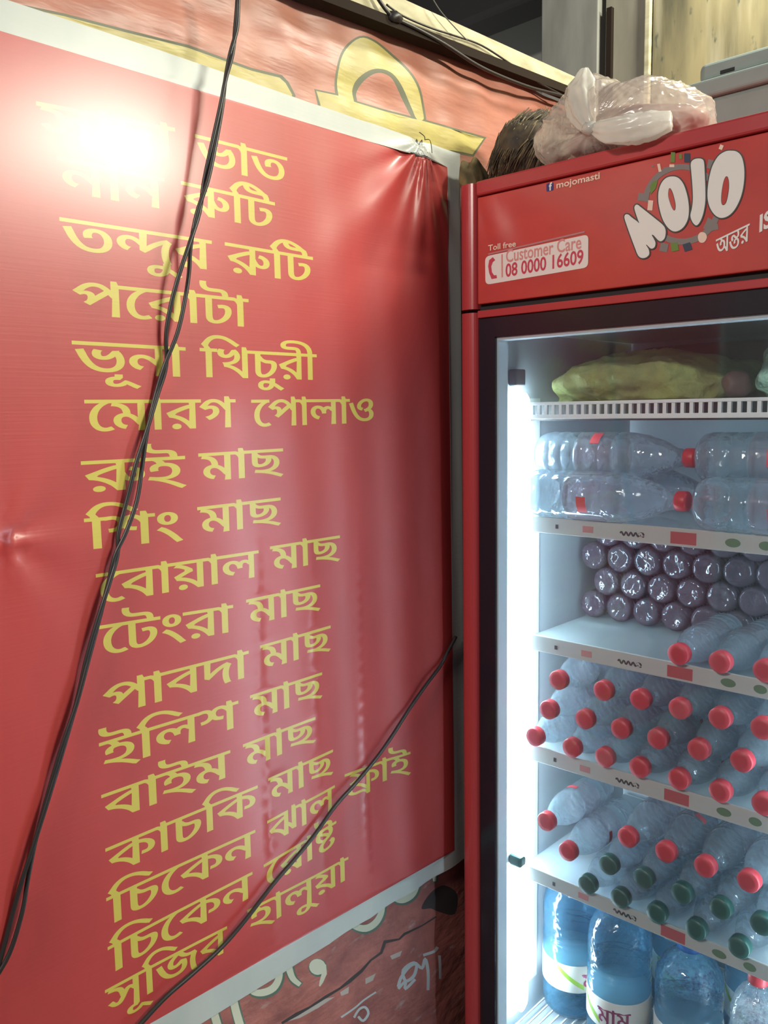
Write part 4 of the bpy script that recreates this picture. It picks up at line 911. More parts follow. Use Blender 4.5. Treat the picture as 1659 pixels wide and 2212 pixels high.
# kick plate under the door and feet
box('kick_plate', FX0 + .01, FX1 - .01, 0.02, 0.05, 0.05, 0.095, M['gap_black'], fr)
for fx in (FX0 + .06, FX1 - .06):
    for fy in (0.12, FD - .06):
        o = lathe('foot', [(.018, 0.0), (.020, .004), (.014, .02), (.012, .05)], M['gap_black'], fr, 12)
        o.data.transform(Matrix.Translation((fx, fy, 0)))

# lamps of the fridge: the left one is in view, its twin stands behind the right stile
for side, lx in ((0, 0.1065), (1, FX1 - .0615)):
    o = lathe('led_tube', [(.004, .268), (.0085, .276), (.0135, .290), (.0145, .320), (.0145, 1.548), (.0115, 1.572), (.006, 1.582)], M['led'], fr, 20)
    o.data.transform(Matrix.Translation((lx, 0.122, 0)))
    s = -1 if side == 0 else 1
    wx = IX0 if side == 0 else IX1
    box('tube_reflection_strip', min(wx, wx - s * .0012), max(wx, wx - s * .0012), 0.146, 0.206, .30, 1.572, M['shelf_white'], o)  # white strip set in for the tube's glow and reflection on the liner
    box('tube_clip', min(wx, lx - s * .002), max(wx, lx - s * .002), 0.094, 0.128, 1.596, 1.628, M['led_end'], o, 0.003)
    if side == 0:
        box('tube_clip', wx, lx + .0135, 0.098, 0.132, .604, .628, M['cap_green'], o, 0.005)

# shelves
SH = [(1.340, 1.341, 1.309), (1.0865, 1.101, 1.069), (0.8605, 0.871, 0.838), (0.5935, 0.606, 0.576)]   # surface, strip top, strip bottom
def shelf(zs):
    bm = bmesh.new()
    z1 = zs - 0.0005
    x0, x1 = IX0 + .012, IX1 - .012
    add_box(bm, x0, x1, 0.124, 0.130, z1 - .010, z1)
    add_box(bm, x0, x1, IY1 - .02, IY1 - .014, z1 - .010, z1)
    add_box(bm, x0, x1, 0.35, 0.356, z1 - .014, z1 - .005)
    o = bm_obj('shelf', bm, M['shelf_white'], fr)
    box('shelf_sheet', x0 + .001, x1 - .001, 0.1305, IY1 - .0205, z1 - .0045, z1, M['shelf_sheet'], o)
    return o
TAGS = [(1203, 1132, .006, .008, 'tag_black'), (1270, 1138, .022, .012, 'tag_pink'), (1365, 1148, .046, .010, 'tag_black'), (1476, 1160, .046, .021, 'tag_red'), (1583, 1168, .026, .015, 'tag_green'), (1654, 1176, .022, .015, 'tag_green')]
for zs, zt, zb in SH:
    shelf(zs)
    st = box('price_strip', IX0 + .012, IX1 - .012, 0.1185, 0.1225, zb, zt, M['strip'], fr, 0.0012)
    for k, (u, v, w, h, mk) in enumerate(TAGS):
        xc = on_front(u, v, 0.118)[0]
        zc = (zt + zb) / 2 - .001
        if mk == 'tag_red':
            tg = box('price_tag', xc - w / 2, xc + w / 2, 0.1176, 0.1186, zc - h / 2, zc + h / 2, M[mk], st)
        elif mk == 'tag_green':
            el = [(xc + w / 2 * math.cos(a * math.pi / 8), zc + h / 2 * math.sin(a * math.pi / 8)) for a in range(16)]
            tg = flat_print('price_tag', [el], lambda x, z: (x, 0.1181, z), M[mk], st)
        elif w > 0.04:
            # scribbled lettering
            wob = [(xc - w / 2 + w * t, zc + h * 0.32 * math.sin(t * 31) - h * .12) for t in np.linspace(0, 1, 34)]
            blobx = [(xc + w * .40 + .006 * math.cos(a), zc + .004 * math.sin(a)) for a in np.linspace(0, 6.0, 12)]
            tg = flat_print('price_tag', [thick(wob, .0034), blobx], lambda x, z: (x, 0.1181, z), M[mk], st)
        else:
            tg = box('price_tag', xc - w / 2, xc + w / 2, 0.1177, 0.1186, zc - h / 2, zc + h / 2, M[mk], st)
bm = bmesh.new()                            # wire rack on the fridge floor
for i in range(40):
    x = IX0 + .014 + (IX1 - IX0 - .028) * i / 39
    add_box(bm, x - .0014, x + .0014, 0.110, IY1 - .02, IZ0 + .016, IZ0 + .019)
add_box(bm, IX0 + .012, IX1 - .012, 0.106, 0.111, IZ0 + .001, IZ0 + .019)
add_box(bm, IX0 + .012, IX1 - .012, IY1 - .022, IY1 - .018, IZ0 + .001, IZ0 + .019)
bm_obj('floor_rack', bm, M['shelf_white'], fr)
# grille shelf: bars between two rails, with slots
bm = bmesh.new()
gz0, gz1 = 1.531, 1.5635
x0, x1 = IX0 + .005, IX1 - .005
add_box(bm, x0, x1, 0.115, 0.1235, gz0, gz0 + .0085, .001)
add_box(bm, x0, x1, 0.115, 0.1235, gz1 - .006, gz1, .001)
nb = 44
for i in range(nb + 1):
    x = x0 + .003 + (x1 - x0 - .006) * i / nb
    add_box(bm, x - .0032, x + .0032, 0.116, 0.1225, gz0 + .006, gz1 - .004)
add_box(bm, x0, x1, 0.1225, IY1 - .03, gz1 - .005, gz1)
bm_obj('air_grille', bm, M['shelf_white'], fr)
# dark evaporator cover behind the grille
box('evaporator_cover', x0, x1, 0.16, 0.18, gz0 - .004, gz1 - .006, M['gap_black'], fr)

# ---- header printing
FRY = -0.0006
def fpoly(pix, k=1.0, ox=0.0, oy=0.0):
    return [tuple(on_front(ox + u / k, oy + v / k, FRY)[[0, 2]]) for u, v in pix]
KL = 4.6212
def lp(pix):
    return fpoly(pix, KL, 1300, 290)
def grow(pix, d):
    n = len(pix); A = sum(pix[i - 1][0] * pix[i][1] - pix[i][0] * pix[i - 1][1] for i in range(n))
    s = 1 if A > 0 else -1
    out = []
    for i in range(n):
        a, b = pix[i - 1], pix[(i + 1) % n]
        dx, dy = b[0] - a[0], b[1] - a[1]; L_ = math.hypot(dx, dy) or 1
        out.append((pix[i][0] + s * dy / L_ * d, pix[i][1] - s * dx / L_ * d))
    return out
L_M = [(228, 832), (240, 802), (268, 803), (300, 830), (352, 868), (376, 888), (362, 850), (330, 752), (334, 715), (358, 704), (400, 735), (470, 790), (545, 850), (600, 895),
       (632, 935), (640, 985), (628, 1040), (596, 1068), (565, 1058), (520, 1010), (502, 1008), (522, 1045), (538, 1085), (528, 1128), (494, 1142), (455, 1108), (444, 1106), (470, 1150), (474, 1200), (440, 1232), (395, 1234), (362, 1205), (330, 1125), (285, 1005), (250, 905)]
L_O = [(715, 422), (770, 440), (815, 495), (845, 575), (865, 665), (872, 760), (860, 850), (820, 925), (765, 965), (712, 968), (660, 930), (615, 860), (585, 770), (567, 670), (570, 570), (600, 485), (650, 435)]
L_Oh = [(678, 545), (700, 570), (722, 640), (735, 710), (728, 757), (708, 735), (685, 675), (670, 610)]
L_I = [(908, 262), (950, 244), (1000, 248), (1022, 280), (1030, 400), (1036, 560), (1034, 680), (1015, 790), (985, 870), (950, 910), (918, 892), (893, 845), (888, 800), (902, 740), (912, 640), (906, 500), (896, 380), (890, 300)]
L_O2 = [(1290, 165), (1350, 175), (1395, 220), (1418, 300), (1425, 400), (1415, 520), (1385, 640), (1330, 750), (1265, 815), (1195, 836), (1135, 810), (1085, 740), (1060, 650), (1060, 540), (1078, 420), (1110, 310), (1165, 220), (1230, 175)]
L_O2h = [(1250, 425), (1265, 460), (1268, 530), (1258, 610), (1240, 680), (1215, 705), (1200, 680), (1200, 610), (1212, 520), (1230, 450)]
lg = bpy.data.objects.new('logo', None); COL.objects.link(lg); lg.parent = hd
def fp(name, contours, material, lift, parent, rule='nonzero'):
    return flat_print(name, contours, lambda x, z: (x, FRY - lift, z), material, parent, rule)
def ring(cx, cy, r0, r1, a0, a1, n=26):
    return [(cx + r1 * math.cos(a), cy + r1 * 1.02 * math.sin(a)) for a in np.linspace(a0, a1, n)] + [(cx + r0 * math.cos(a), cy + r0 * 1.02 * math.sin(a)) for a in np.linspace(a1, a0, n)]
rings = [lp(ring(800, 700, 340, 395, math.radians(185), math.radians(325))), lp(ring(800, 700, 335, 395, math.radians(20), math.radians(125)))]
sq = lambda cx, cy, w, h, a=0: [(cx + math.cos(a) * x - math.sin(a) * y, cy + math.sin(a) * x + math.cos(a) * y) for x, y in ((-w, -h), (w, -h), (w, h), (-w, h))]
greys = [sq(415, 630, 55, 38, .15), [(1060, 830), (1110, 860), (1160, 900), (1165, 950), (1090, 965), (1010, 940), (1040, 880)], sq(1085, 300, 30, 45, .2), sq(640, 360, 22, 28), sq(620, 1130, 40, 42, .2), sq(510, 320, 10, 10)]
fp('splash_ring', rings + [lp(g) for g in greys], M['logo_grey'], 0.0, hd)
for pc, mk in ([(c, 'logo_green') for c in (sq(710, 230, 22, 50, .05), sq(787, 222, 14, 26), [(480, 520), (510, 470), (560, 462), (540, 540), (490, 600)], sq(728, 1125, 36, 42, -.2))]
               + [(c, 'logo_navy') for c in (sq(852, 235, 30, 45), sq(855, 1125, 40, 38, -.3))]
               + [(c, 'print_cream') for c in (spl([(960, 1020), (985, 980), (1030, 985), (1050, 1030), (1020, 1080), (975, 1075)]), sq(575, 335, 14, 40, -.2), sq(1192, 130, 18, 24, .4), sq(700, 315, 24, 14), sq(485, 710, 25, 50, .1))]):
    fp('splash_piece', [lp(pc)], M[mk], .0003, hd)
outl = [grow(spl(c), 13) for c in (L_M, L_O, L_I, L_O2)]
fp('logo_outline', [lp(c) for c in outl], M['logo_line'], .0006, hd)
for nm, c, hole in (('logo_letter', L_M, None), ('logo_letter', L_O, L_Oh), ('logo_letter', L_I, None), ('logo_letter', L_O2, L_O2h)):
    fp(nm, [lp(spl(c))] , M['logo_white'], .0009, hd)
    if hole:
        fp('letter_hole_outline', [lp(grow(spl(hole), 5))], M['logo_line'], .0011, hd)
        fp('letter_hole', [lp(spl(hole))], M['header_red'], .0013, hd)
bpy.data.objects.remove(lg)
# slogan
cs, adv = glyph_contours(ROWS[17][0])
xs = [p[0] for c in cs for p in c]
a_, b_ = on_front(1300 + 1140 / KL, 290 + 1052 / KL, FRY), on_front(1300 + 1478 / KL, 290 + 888 / KL, FRY)
sx = lambda p: (p[0] - min(xs)) / (max(xs) - min(xs))
conts = [[(a_[0] + (b_[0] - a_[0]) * sx(p), a_[2] + (b_[2] - a_[2]) * sx(p) + (p[1] - 627) * (0.0245 / 632)) for p in c] for c in cs]
fp('slogan', conts, M['logo_white'], .0004, hd)
latin_print('slogan', 'IS', (1300 + 1572 / KL, 290 + 975 / KL), (1300 + 1700 / KL, 290 + 908 / KL), 0.0235, FRY - .0004, M['logo_white'], hd, 0.03)
# help-line sticker  (enlarged view x4.4838 from 960,330)
KS = 4.4838
def rr(p, k=26):
    """rounded corners on a pixel quad"""
    out = []
    n = len(p)
    for i in range(n):
        c = Vector(p[i]); a = (Vector(p[i - 1]) - c).normalized() * k; b = (Vector(p[(i + 1) % n]) - c).normalized() * k
        for t in np.linspace(0, 1, 6):
            q = c + a * (1 - t) ** 2 + b * t ** 2
            out.append((q.x, q.y))
    return out
def ss(pix):
    return fpoly(pix, KS, 960, 330)
stk = fp('helpline_sticker', [ss(rr([(394, 1005), (1395, 790), (1392, 1110), (398, 1280)], 50))], M['sticker'], .0002, hd)
fp('phone_icon', [ss(thick([(482, 1025), (452, 1050), (440, 1100), (448, 1160), (470, 1205), (508, 1200)], [36, 40, 30, 28, 44, 30]))], M['sticker_red'], .0005, hd)
fp('sticker_divider', [ss([(552, 985), (566, 982), (568, 1205), (554, 1208)])], M['sticker_pink'], .0005, hd)
def sl(u, v):
    return (960 + u / KS, 330 + v / KS)
latin_print('sticker_writing', 'Customer Care', sl(596, 1062), sl(1325, 925), 0.0215, FRY - .0006, M['sticker_pink'], hd, 0.012)
latin_print('sticker_writing', '08 0000 16609', sl(592, 1202), sl(1345, 1068), 0.0225, FRY - .0006, M['sticker_red'], hd, 0.018)
latin_print('small_writing', 'Toll free', sl(424, 950), sl(692, 905), 0.0100, FRY - .0003, M['print_cream'], hd, 0.02)
fp('red_line', [ss([(425, 975), (1360, 757), (1360, 775), (425, 990)])], M['tag_pink'], .0002, hd)
fp('social_icon', [ss(rr([(988, 300), (1055, 286), (1055, 362), (988, 378)], 14))], M['social_blue'], .0002, hd)
latin_print('social_icon_letter', 'f', sl(1012, 366), sl(1042, 358), 0.0125, FRY - .0005, M['logo_white'], hd, 0.03)
latin_print('small_writing', 'mojomasti', sl(1085, 345), sl(1505, 250), 0.0105, FRY - .0003, M['print_cream'], hd, 0.02)
adopt(fr)
# ================================================================== DRINKS
SMALL_L = 0.232
def bottle_proto(name, r, L, liquid, capmat, capr, label=None, ribs=True):
    root = thing(name, '', 'bottle')
    s = r / .0355
    zs = L / .232
    prof = [(0, .004 * zs), (.018 * s, .003 * zs), (.026 * s, 0), (.033 * s, .006 * zs), (.0355 * s, .016 * zs)]
    z = .016
    while z < .130:
        if ribs:
            prof += [(.0355 * s, (z + .010) * zs), (.0335 * s, (z + .0125) * zs), (.0355 * s, (z + .015) * zs)]
        z += .019
    prof += [(.0355 * s, .140 * zs), (.0345 * s, .150 * zs), (.031 * s, .167 * zs), (.025 * s, .184 * zs), (.018 * s, .199 * zs), (.0135 * s, .207 * zs), (.0125 * s, .2125 * zs)]
    body = lathe('bottle_body', prof, liquid, root, 28)
    h = .019 * min(zs, 1.1)
    cp = lathe('cap', [(capr * .93, L - h), (capr, L - h + .002), (capr, L - .003), (capr * .93, L - .0006), (capr * .5, L - .0002), (0, L)], capmat, root, 24)
    if label:
        lb = lathe('label', [(.0358 * s, .070 * zs), (.0360 * s, .071 * zs), (.0360 * s, .124 * zs), (.0358 * s, .125 * zs)], M['label_clear'], root, 28)
        lb.data.polygons.foreach_set('use_smooth', [True] * len(lb.data.polygons))
        # red printed patches
        vs, fs = [], []
        for a0 in (0.5,):
            n0 = len(vs)
            for k in range(7):
                a = a0 + k * 0.11
                for zz in ((.110 if label == 1 else .092), (.122 if label == 1 else .106)):
                    vs.append((.0365 * s * math.cos(a), .0365 * s * math.sin(a), zz * zs))
            for k in range(6):
                fs.append((n0 + 2 * k, n0 + 2 * k + 2, n0 + 2 * k + 3, n0 + 2 * k + 1))
        mesh_obj('label_print', vs, fs, M['label_red'], lb, True)
    return root

RX = math.pi / 2
ORD = ['first', 'second', 'third', 'fourth', 'fifth', 'sixth', 'seventh', 'eighth', 'ninth', 'tenth', 'eleventh']
protos = {}
def put(key, loc, rot, label, group, name=None):
    src, used = protos[key]
    if not used:
        o = src; o.location = loc; o['label'] = label; o['group'] = group
        protos[key] = (src, True)
    else:
        o = copy_thing(src, loc, label, group)
    o.rotation_mode = 'ZXY'                   # spin about the bottle's own axis first, then lay it down
    o.rotation_euler = rot
    return o
protos['red'] = (bottle_proto('water_bottle', .0340, SMALL_L, M['water'], M['cap_red'], .0190, 1), False)
protos['green'] = (bottle_proto('soda_bottle', .0330, SMALL_L, M['water'], M['cap_green'], .0190, None), False)
protos['cola'] = (bottle_proto('dark_bottle', .0310, .20, M['cola'], M['cap_maroon'], .0150, None), False)
protos['large'] = (bottle_proto('large_water_bottle', .0455, .320, M['water'], M['cap_red'], .0175, 2), False)

YC = 0.10                                    # plane of the caps
def cap_bottle(key, x, z, label, group, yaw=0.0, dy=0.0, tilt=0.0):
    c = Vector((x, YC + dy, z))
    d = Vector((0, 1, 0))
    base = c + d * SMALL_L
    return put(key, base, (RX + tilt, 0, random.uniform(0, 6.28)), label, group)

# third shelf: a pile of three rows of red caps
rows3 = [
    ('top', 1.0240, [.2010, .2980, .3722, .4459, .5170, .5870]),
    ('middle', 0.9590, [.1800, .2600, .3350, .4070, .4817, .5557]),
    ('bottom', 0.8950, [.1480, .2326, .3030, .3731, .4476, .5214, .5930]),
]
g3 = 'red-capped bottles piled on the third shelf'
for nm, z, xs in rows3:
    for i, x in enumerate(xs):
        end = ', beside the light tube' if i == 0 else ''
        cap_bottle('red', x, z, f'red-capped bottle on third shelf, {nm} row, {ORD[i]} from the left{end}', g3,
                   yaw=0.0 if i else (-0.04 if nm != 'bottom' else 0.0), dy=0.0)
# fourth shelf: two rows of dark green caps under a row of red caps
g4 = 'green-capped bottles piled on the fourth shelf'
for nm, z, xs in (('upper', 0.6845, [.3152, .3860, .4592, .5290, .5980]), ('bottom', 0.6270, [.2705, .3400, .4130, .4870, .5623])):
    for i, x in enumerate(xs):
        cap_bottle('green', x, z, f'bottle with dark green cap on fourth shelf, {nm} green row, {ORD[i]} from the left', g4)
g4r = 'red-capped bottles on top of the fourth shelf pile'
for i, (x, z) in enumerate([(.1760, .7250), (.3529, .7530), (.4271, .7510), (.4992, .7500), (.5741, .7520)]):
    cap_bottle('red', x, z, f'red-capped bottle lying above the green caps on fourth shelf, {ORD[i]} from the left', g4r)
cap_bottle('red', .2240, .6770, 'red-capped bottle low at left end of fourth shelf, just left of green caps', g4r, dy=.004)
# second shelf
g2 = 'red-capped bottles in one row on the second shelf'
for i, x in enumerate([.4417, .5144, .5875]):
    cap_bottle('red', x, 1.1215, f'red-capped bottle lying on second shelf in front of dark bottles, {ORD[i]} from the left', g2)
# dark bottles at the back of the second shelf
gd = 'dark bottles stacked at the back of the second shelf'
for r_ in range(4):
    n = 7 if r_ % 2 == 0 else 6
    for i in range(n):
        x = .128 + .0630 * i + (.0315 if r_ % 2 else 0)
        z = 1.1180 + .0546 * r_
        if r_ == 3 and i > 5:
            continue
        put('cola', Vector((x, .36, z)), (-RX, 0, random.uniform(0, 6)), f'dark bottle, base outward, back of second shelf, row {["one", "two", "three", "four"][r_]} from below, {ORD[i]} from left', gd)
# first shelf: large bottles lying sideways
RY = math.pi / 2
gl_ = 'large clear bottles lying sideways on the first shelf'
put('large', Vector((.1250, .123, 1.3880)), (0, RY, -2.1), 'large clear bottle lying lower left on first shelf, red cap pointing right', gl_)
put('large', Vector((.1080, .192, 1.4590)), (0, RY, -3.3), 'large clear bottle lying on top of the front left bottle on the first shelf', gl_)
put('large', Vector((.4640, .124, 1.3880)), (0, RY, -2.1), 'large clear bottle at lower right of first shelf, cut off by the photo edge', gl_)
put('large', Vector((.4350, .196, 1.4600)), (0, RY, -2.5), 'large clear bottle at upper right of first shelf, cut off by the photo edge', gl_)
put('large', Vector((.1080, .2900, 1.3880)), (0, RY, 5.0), 'large clear bottle half hidden behind the lower left one on the first shelf', gl_)
put('large', Vector((.4400, .2900, 1.3880)), (0, RY, 5.6), 'large clear bottle half hidden behind the lower right one on the first shelf', gl_)

# bottom of the fridge: blue five-litre jars
def jar(loc, name_label, rot=0.0, r=.064, h=.330):
    root = thing('water_jar', name_label, 'jar', loc, 'big blue water jars in the bottom of the fridge')
    k = r / .07
    prof = [(0, .006), (.045 * k, .004), (.058 * k, 0), (.067 * k, .010), (.070 * k, .022)]
    for z in (.06, .075, .16, .172, .184):
        prof += [(.070 * k, z - .006), (.0675 * k, z), (.070 * k, z + .006)]
    prof += [(.070 * k, .215), (.0695 * k, .235), (.066 * k, .255), (.057 * k, .274), (.043 * k, .290), (.030 * k, .300), (.0245 * k, .306), (.024 * k, .322)]
    prof = [(a, b * h / .33) for a, b in prof]
    lathe('jar_body', prof, M['blue_water'], root, 36)
    lathe('jar_cap', [(.026 * k, .312 * h / .33), (.027 * k, .314 * h / .33), (.027 * k, h + .004), (.024 * k, h + .006), (0, h + .006)], M['cap_blue'], root, 24)
    lb = lathe('jar_label', [(.0706 * k, .068), (.0710 * k, .069), (.0710 * k, .128), (.0706 * k, .129)], M['label_white'], root, 40)
    # green band climbing round the label and the purple word
    vs, fs = [], []
    n = 24
    for i in range(n + 1):
        a = -2.7 + 1.0 * i / n
        zz = .125 - .05 * (i / n) ** 0.8
        for w in (0, .011):
            vs.append((.0714 * k * math.cos(a), .0714 * k * math.sin(a), max(.0685, min(.1285, zz + w))))
    for i in range(n):
        fs.append((2 * i, 2 * i + 2, 2 * i + 3, 2 * i + 1))
    mesh_obj('label_band', vs, fs, M['label_green'], lb, True)
    cs, adv = glyph_contours(ROWS[18][0])
    V, T = fill([[(p[0] / 1000, p[1] / 1000) for p in c] for c in cs], extra=[])
    sc = .048
    vs = []
    for x, y in V:
        a = -1.25 + (x - adv / 2000) * sc / .0716
        vs.append((.0717 * k * math.cos(a), .0717 * k * math.sin(a), .080 + y * sc * 1.05))
    mesh_obj('label_word', vs, [tuple(map(int, t)) for t in T], M['label_purple'], lb)
    root.rotation_euler = (0, 0, rot)
    return root
FZ = IZ0 + .0195
jar((.290, .205, FZ), 'blue water jar with white label under the fourth shelf, front left one', 0.0)
jar((.432, .215, FZ), 'blue water jar under the fourth shelf, right neighbour of the front left jar', 2.4, h=.285)
jar((.158, .245, FZ), 'blue water jar with pale label standing farthest left beside the light tube', 1.05)
jar((.340, .400, FZ), 'blue water jar in the back row behind the two front jars', 0.6)
jar((.500, .395, FZ), 'blue water jar in the back row behind the ribbed small bottle', 0.2)
# ribbed clear bottle standing at the right
rb = thing('ribbed_bottle', 'clear ribbed bottle with red cap standing upright at the lower right corner', 'bottle', (.578, .160, FZ))
prof = [(0, .004), (.030, .002), (.040, 0), (.044, .01)]
for i in range(13):
    z = .02 + i * .014
    prof += [(.0455, z), (.0425, z + .007)]
prof += [(.0455, .204), (.044, .222), (.037, .242), (.026, .258), (.015, .268), (.0135, .276)]
prof = [(a, b * 1.10) for a, b in prof]
lathe('bottle_body', prof, M['water'], rb, 32)
lathe('cap', [(.0165, .296), (.0175, .298), (.0175, .316), (.016, .318), (0, .318)], M['cap_red'], rb, 24)

# top compartment: sack and a few packages
def lump(name, c, rad, material, label, cat, seed, amp=.12, flat_z=None, sub=4, parent=None, power=2.0, crumple=0.0):
    bm = bmesh.new()
    bmesh.ops.create_icosphere(bm, subdivisions=sub, radius=1.0)
    rnd = random.Random(seed)
    ph = [(rnd.uniform(-4, 4), rnd.uniform(-4, 4), rnd.uniform(-4, 4), rnd.uniform(0, 6)) for _ in range(9)]
    for v in bm.verts:
        n = v.co.normalized()
        d = sum(math.sin(a * n.x * 1.3 + b * n.y * 1.3 + cc * n.z * 1.3 + p) for a, b, cc, p in ph) / 9
        e = (abs(n.x) ** power + abs(n.y) ** power + abs(n.z) ** power) ** (-1 / power)
        q = n * e * (1 + amp * d * 2)
        v.co = Vector((c[0] + q.x * rad[0], c[1] + q.y * rad[1], c[2] + q.z * rad[2]))
        if crumple:
            c_ = v.co
            v.co = c_ + n * crumple * (1 - 2.2 * abs(noise.noise(c_ * 15)) + .7 * (1 - 2 * abs(noise.noise(c_ * 34 + Vector((5, 1, 2))))) + .8 * noise.noise(c_ * 7))
        if flat_z is not None and v.co.z < flat_z:
            v.co.z = flat_z
    o = bm_obj(name, bm, material, parent, True)
    if label:
        tag(o, label, cat)
    return o
GZ = 1.5645
lump('green_sack', (.295, .300, GZ + .024), (.190, .145, .052), M['sack'], 'flat yellow-green sack lying on the grille shelf at the top of the fridge', 'sack', 3, .20, GZ, 6, None, 2.6, .010)
lump('plastic_packet', (.556, .245, GZ + .040), (.040, .050, .042), M['teal_bag'], 'small pale green plastic packet on the grille shelf right of the sack', 'packet', 5, .16, GZ, 5, None, 2.0, .006)
lump('brown_package', (.330, .530, GZ + .058), (.215, .045, .060), M['brown_pack'], 'long dull brown package lying behind the yellow-green sack', 'package', 18, .05, GZ, 4, None, 5.0)
lump('brown_package', (.492, .200, GZ + .022), (.022, .040, .024), M['brown_pack'], 'small brown package between the sack and the green packet', 'package', 8, .10, GZ)

# ================================================================== ON TOP OF THE FRIDGE
TZ = Z_TOPF
# plastic bag: body, contents, two gathered ears and the knot
KNOT = Vector(on_front(1275, 278, -0.030))
bag = thing('plastic_bag', 'knotted thin whitish plastic bag lying on top of the red fridge', 'bag', (.34, .08, TZ))
bm = bmesh.new()
bmesh.ops.create_icosphere(bm, subdivisions=7, radius=1.0)
C0 = Vector((.330, .085, TZ + .050))
def ridge(x, y, z):
    return 1.0 - 2.0 * abs(noise.noise(Vector((x, y, z))))
for v in bm.verts:
    n = v.co.normalized()
    p = 2.3
    e = (abs(n.x) ** p + abs(n.y) ** p + abs(n.z) ** p) ** (-1 / p)
    x = C0.x + n.x * e * .144
    y = C0.y + n.y * e * .110
    t = (x - .19) / .30
    top = .044 + .046 * math.exp(-((t - .34) / .16) ** 2) + .020 * math.exp(-((t - .70) / .15) ** 2)
    z = C0.z + n.z * e * (top if n.z > 0 else .054)
    q = Vector((x, y, z))
    d = q - KNOT
    ang = math.atan2(d.z, d.x)
    rr_ = d.length
    fan = ridge(ang * 3.4 + 3.0, rr_ * 5.0, d.y * 7) * .6 + ridge(ang * 8.5, rr_ * 8.0 + 4, d.y * 10) * .4
    crum = noise.noise(q * 17) * .5 + ridge(q.x * 30, q.y * 30, q.z * 36) * .5 + ridge(q.x * 70, q.y * 60, q.z * 80) * .22
    k = min(1, rr_ / .16)
    q += n * (fan * .0075 * min(1, rr_ / .04) * (1.15 - .5 * k) + crum * .0065 * (0.35 + k))
    # rests on the lid; the left end droops over the front lip
    if q.z < TZ + .004:
        if q.y > -.008:
            q.z = TZ + .0015
        else:
            q.z = max(q.z, TZ - .012)
    v.co = q
bm_obj('bag_body', bm, M['bag'], bag, True)
lump('bag_contents', (.352, .095, TZ + .042), (.112, .082, .042), M['bag_fill'], None, None, 11, .16, TZ + .004, 4, bag)
def ear(name, pix, yoff, rad, flat, side):
    pts = [Vector(on_front(u, v, yy)) for (u, v), yy in zip(pix, yoff)]
    path = smooth_path(pts, 6)
    rads = list(np.interp(np.linspace(0, 1, len(path)), np.linspace(0, 1, len(rad)), rad))
    o = tube(name, path, rads, M['bag_ear'], bag, 48, flat=flat, flutes=7, flute_amp=.10, side=side)
    for v in o.data.vertices:
        c = v.co
        v.co = c + Vector((ridge(c.x * 60, c.y * 60, c.z * 60), ridge(c.x * 50 + 9, c.y * 70, c.z * 50), ridge(c.x * 50, c.y * 50 + 5, c.z * 70))) * .0022
    return o
ear('bag_handle', [(1272, 284), (1258, 250), (1252, 215), (1256, 180), (1262, 150)], [-.030, -.022, -.012, -.004, .0], [.008, .023, .026, .022, .006], .62, (1, 0, 0))
ear('bag_handle', [(1276, 278), (1310, 284), (1355, 281), (1405, 273), (1448, 262)], [-.030, -.036, -.030, -.022, -.016], [.008, .017, .022, .021, .012], .62, (0, 0, 1))
bm = bmesh.new()
bmesh.ops.create_icosphere(bm, subdivisions=3, radius=.0125)
for v in bm.verts:
    n = v.co.normalized()
    v.co = KNOT + Vector((v.co.x * 1.1, v.co.y, v.co.z * .9)) * (1 + .14 * math.sin(n.x * 6 + n.z * 9) * math.sin(n.y * 5))
bm_obj('knot', bm, M['bag_ear'], bag, True)
adopt(bag)

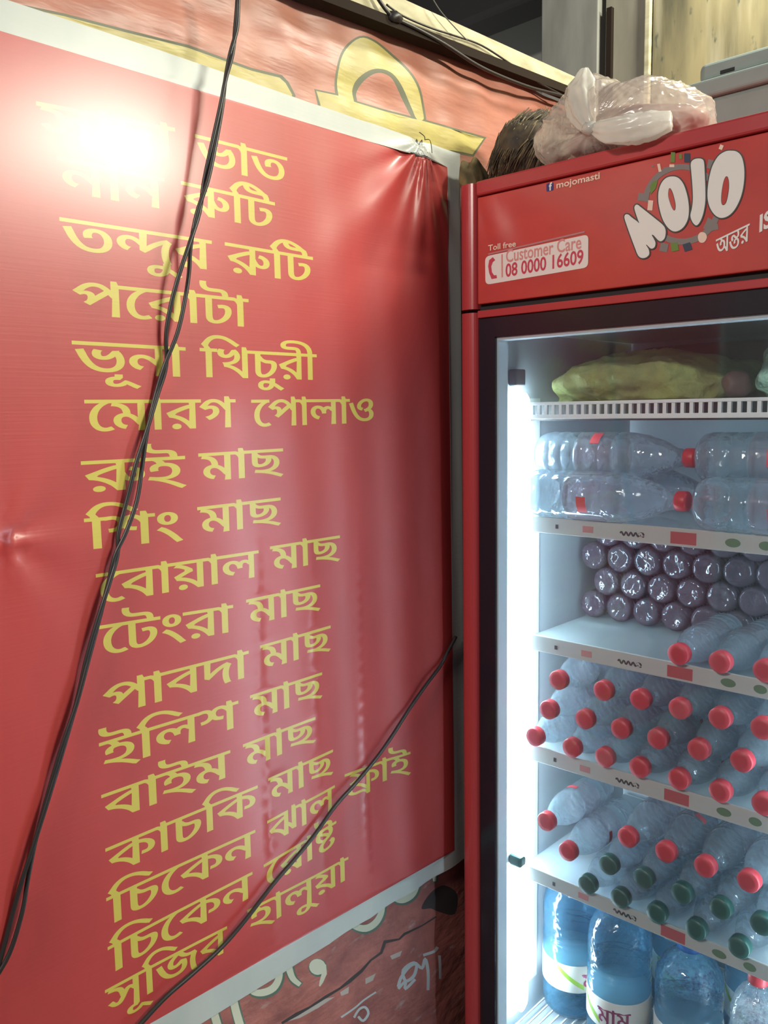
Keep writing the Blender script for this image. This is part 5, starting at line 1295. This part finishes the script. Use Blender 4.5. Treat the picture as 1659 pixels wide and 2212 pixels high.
# bundle of dry bristles between the wall and the bag
br = thing('bristle_bundle', 'dark brown bundle of dry bristles on the fridge top, left of the plastic bag', 'brush', (.105, .12, TZ))
core = lump('bundle_core', (.124, .132, TZ + .058), (.068, .092, .068), M['bristle'], None, None, 21, .10, TZ + .002, 4, br)
rnd = random.Random(4)
def strands(name, count, material, r):
    vs, fs = [], []
    for i in range(count):
        a = rnd.uniform(0, 2 * math.pi); el = rnd.uniform(-.1, 1.5)
        d = Vector((math.cos(a) * math.cos(el), math.sin(a) * math.cos(el), math.sin(el)))
        p = Vector((.124 + d.x * .065, .132 + d.y * .087, TZ + .058 + d.z * .066))
        flow = Vector((-.55 + rnd.uniform(-.35, .35), -.35 + rnd.uniform(-.3, .3), -.9 + rnd.uniform(-.5, .3))).normalized()
        flow = (flow - d * flow.dot(d) * .75).normalized()
        ln = rnd.uniform(.035, .085)
        pts = []
        for k in range(5):
            t = k / 4
            q = p + flow * ln * (t - .4) + d * (.006 - .012 * (t - .4) ** 2) + Vector((0, 0, -.012 * t * t))
            q.x = max(q.x, .022); q.z = max(q.z, TZ + .002)
            pts.append(q)
        add_tube(vs, fs, pts, [r, r, r * .9, r * .7, r * .3], 4)
    return mesh_obj(name, vs, fs, material, br, True)
strands('bristles', 900, M['bristle'], .0011)
strands('bristles', 260, M['bristle_pale'], .0009)
adopt(br)
# ochre rag squeezed between banner and bristles
lump('rag', (.034, .060, TZ + .030), (.014, .036, .034), M['rag'], 'crumpled ochre rag stuffed between the banner corner and the bristles', 'rag', 31, .2, TZ + .001, 6, None, 2.0, .006)
# grey-blue crate at the back of the fridge top
cr = thing('plastic_crate', 'blue-grey plastic crate with a flanged rim standing behind the bag', 'crate', (.60, .50, TZ))
box('crate_body', .322, .84, .40, .65, TZ + .208, TZ + .246, M['crate'], cr, .012, 4)
box('crate_rim', .300, .86, .385, .665, TZ + .176, TZ + .210, M['crate'], cr, .006, 3)
box('crate_base', .315, .845, .395, .655, TZ + .001, TZ + .178, M['crate'], cr, .010, 3)
box('crate_slot', .365, .392, .3985, .401, TZ + .2165, TZ + .2225, M['gap_black'], cr)
adopt(cr)
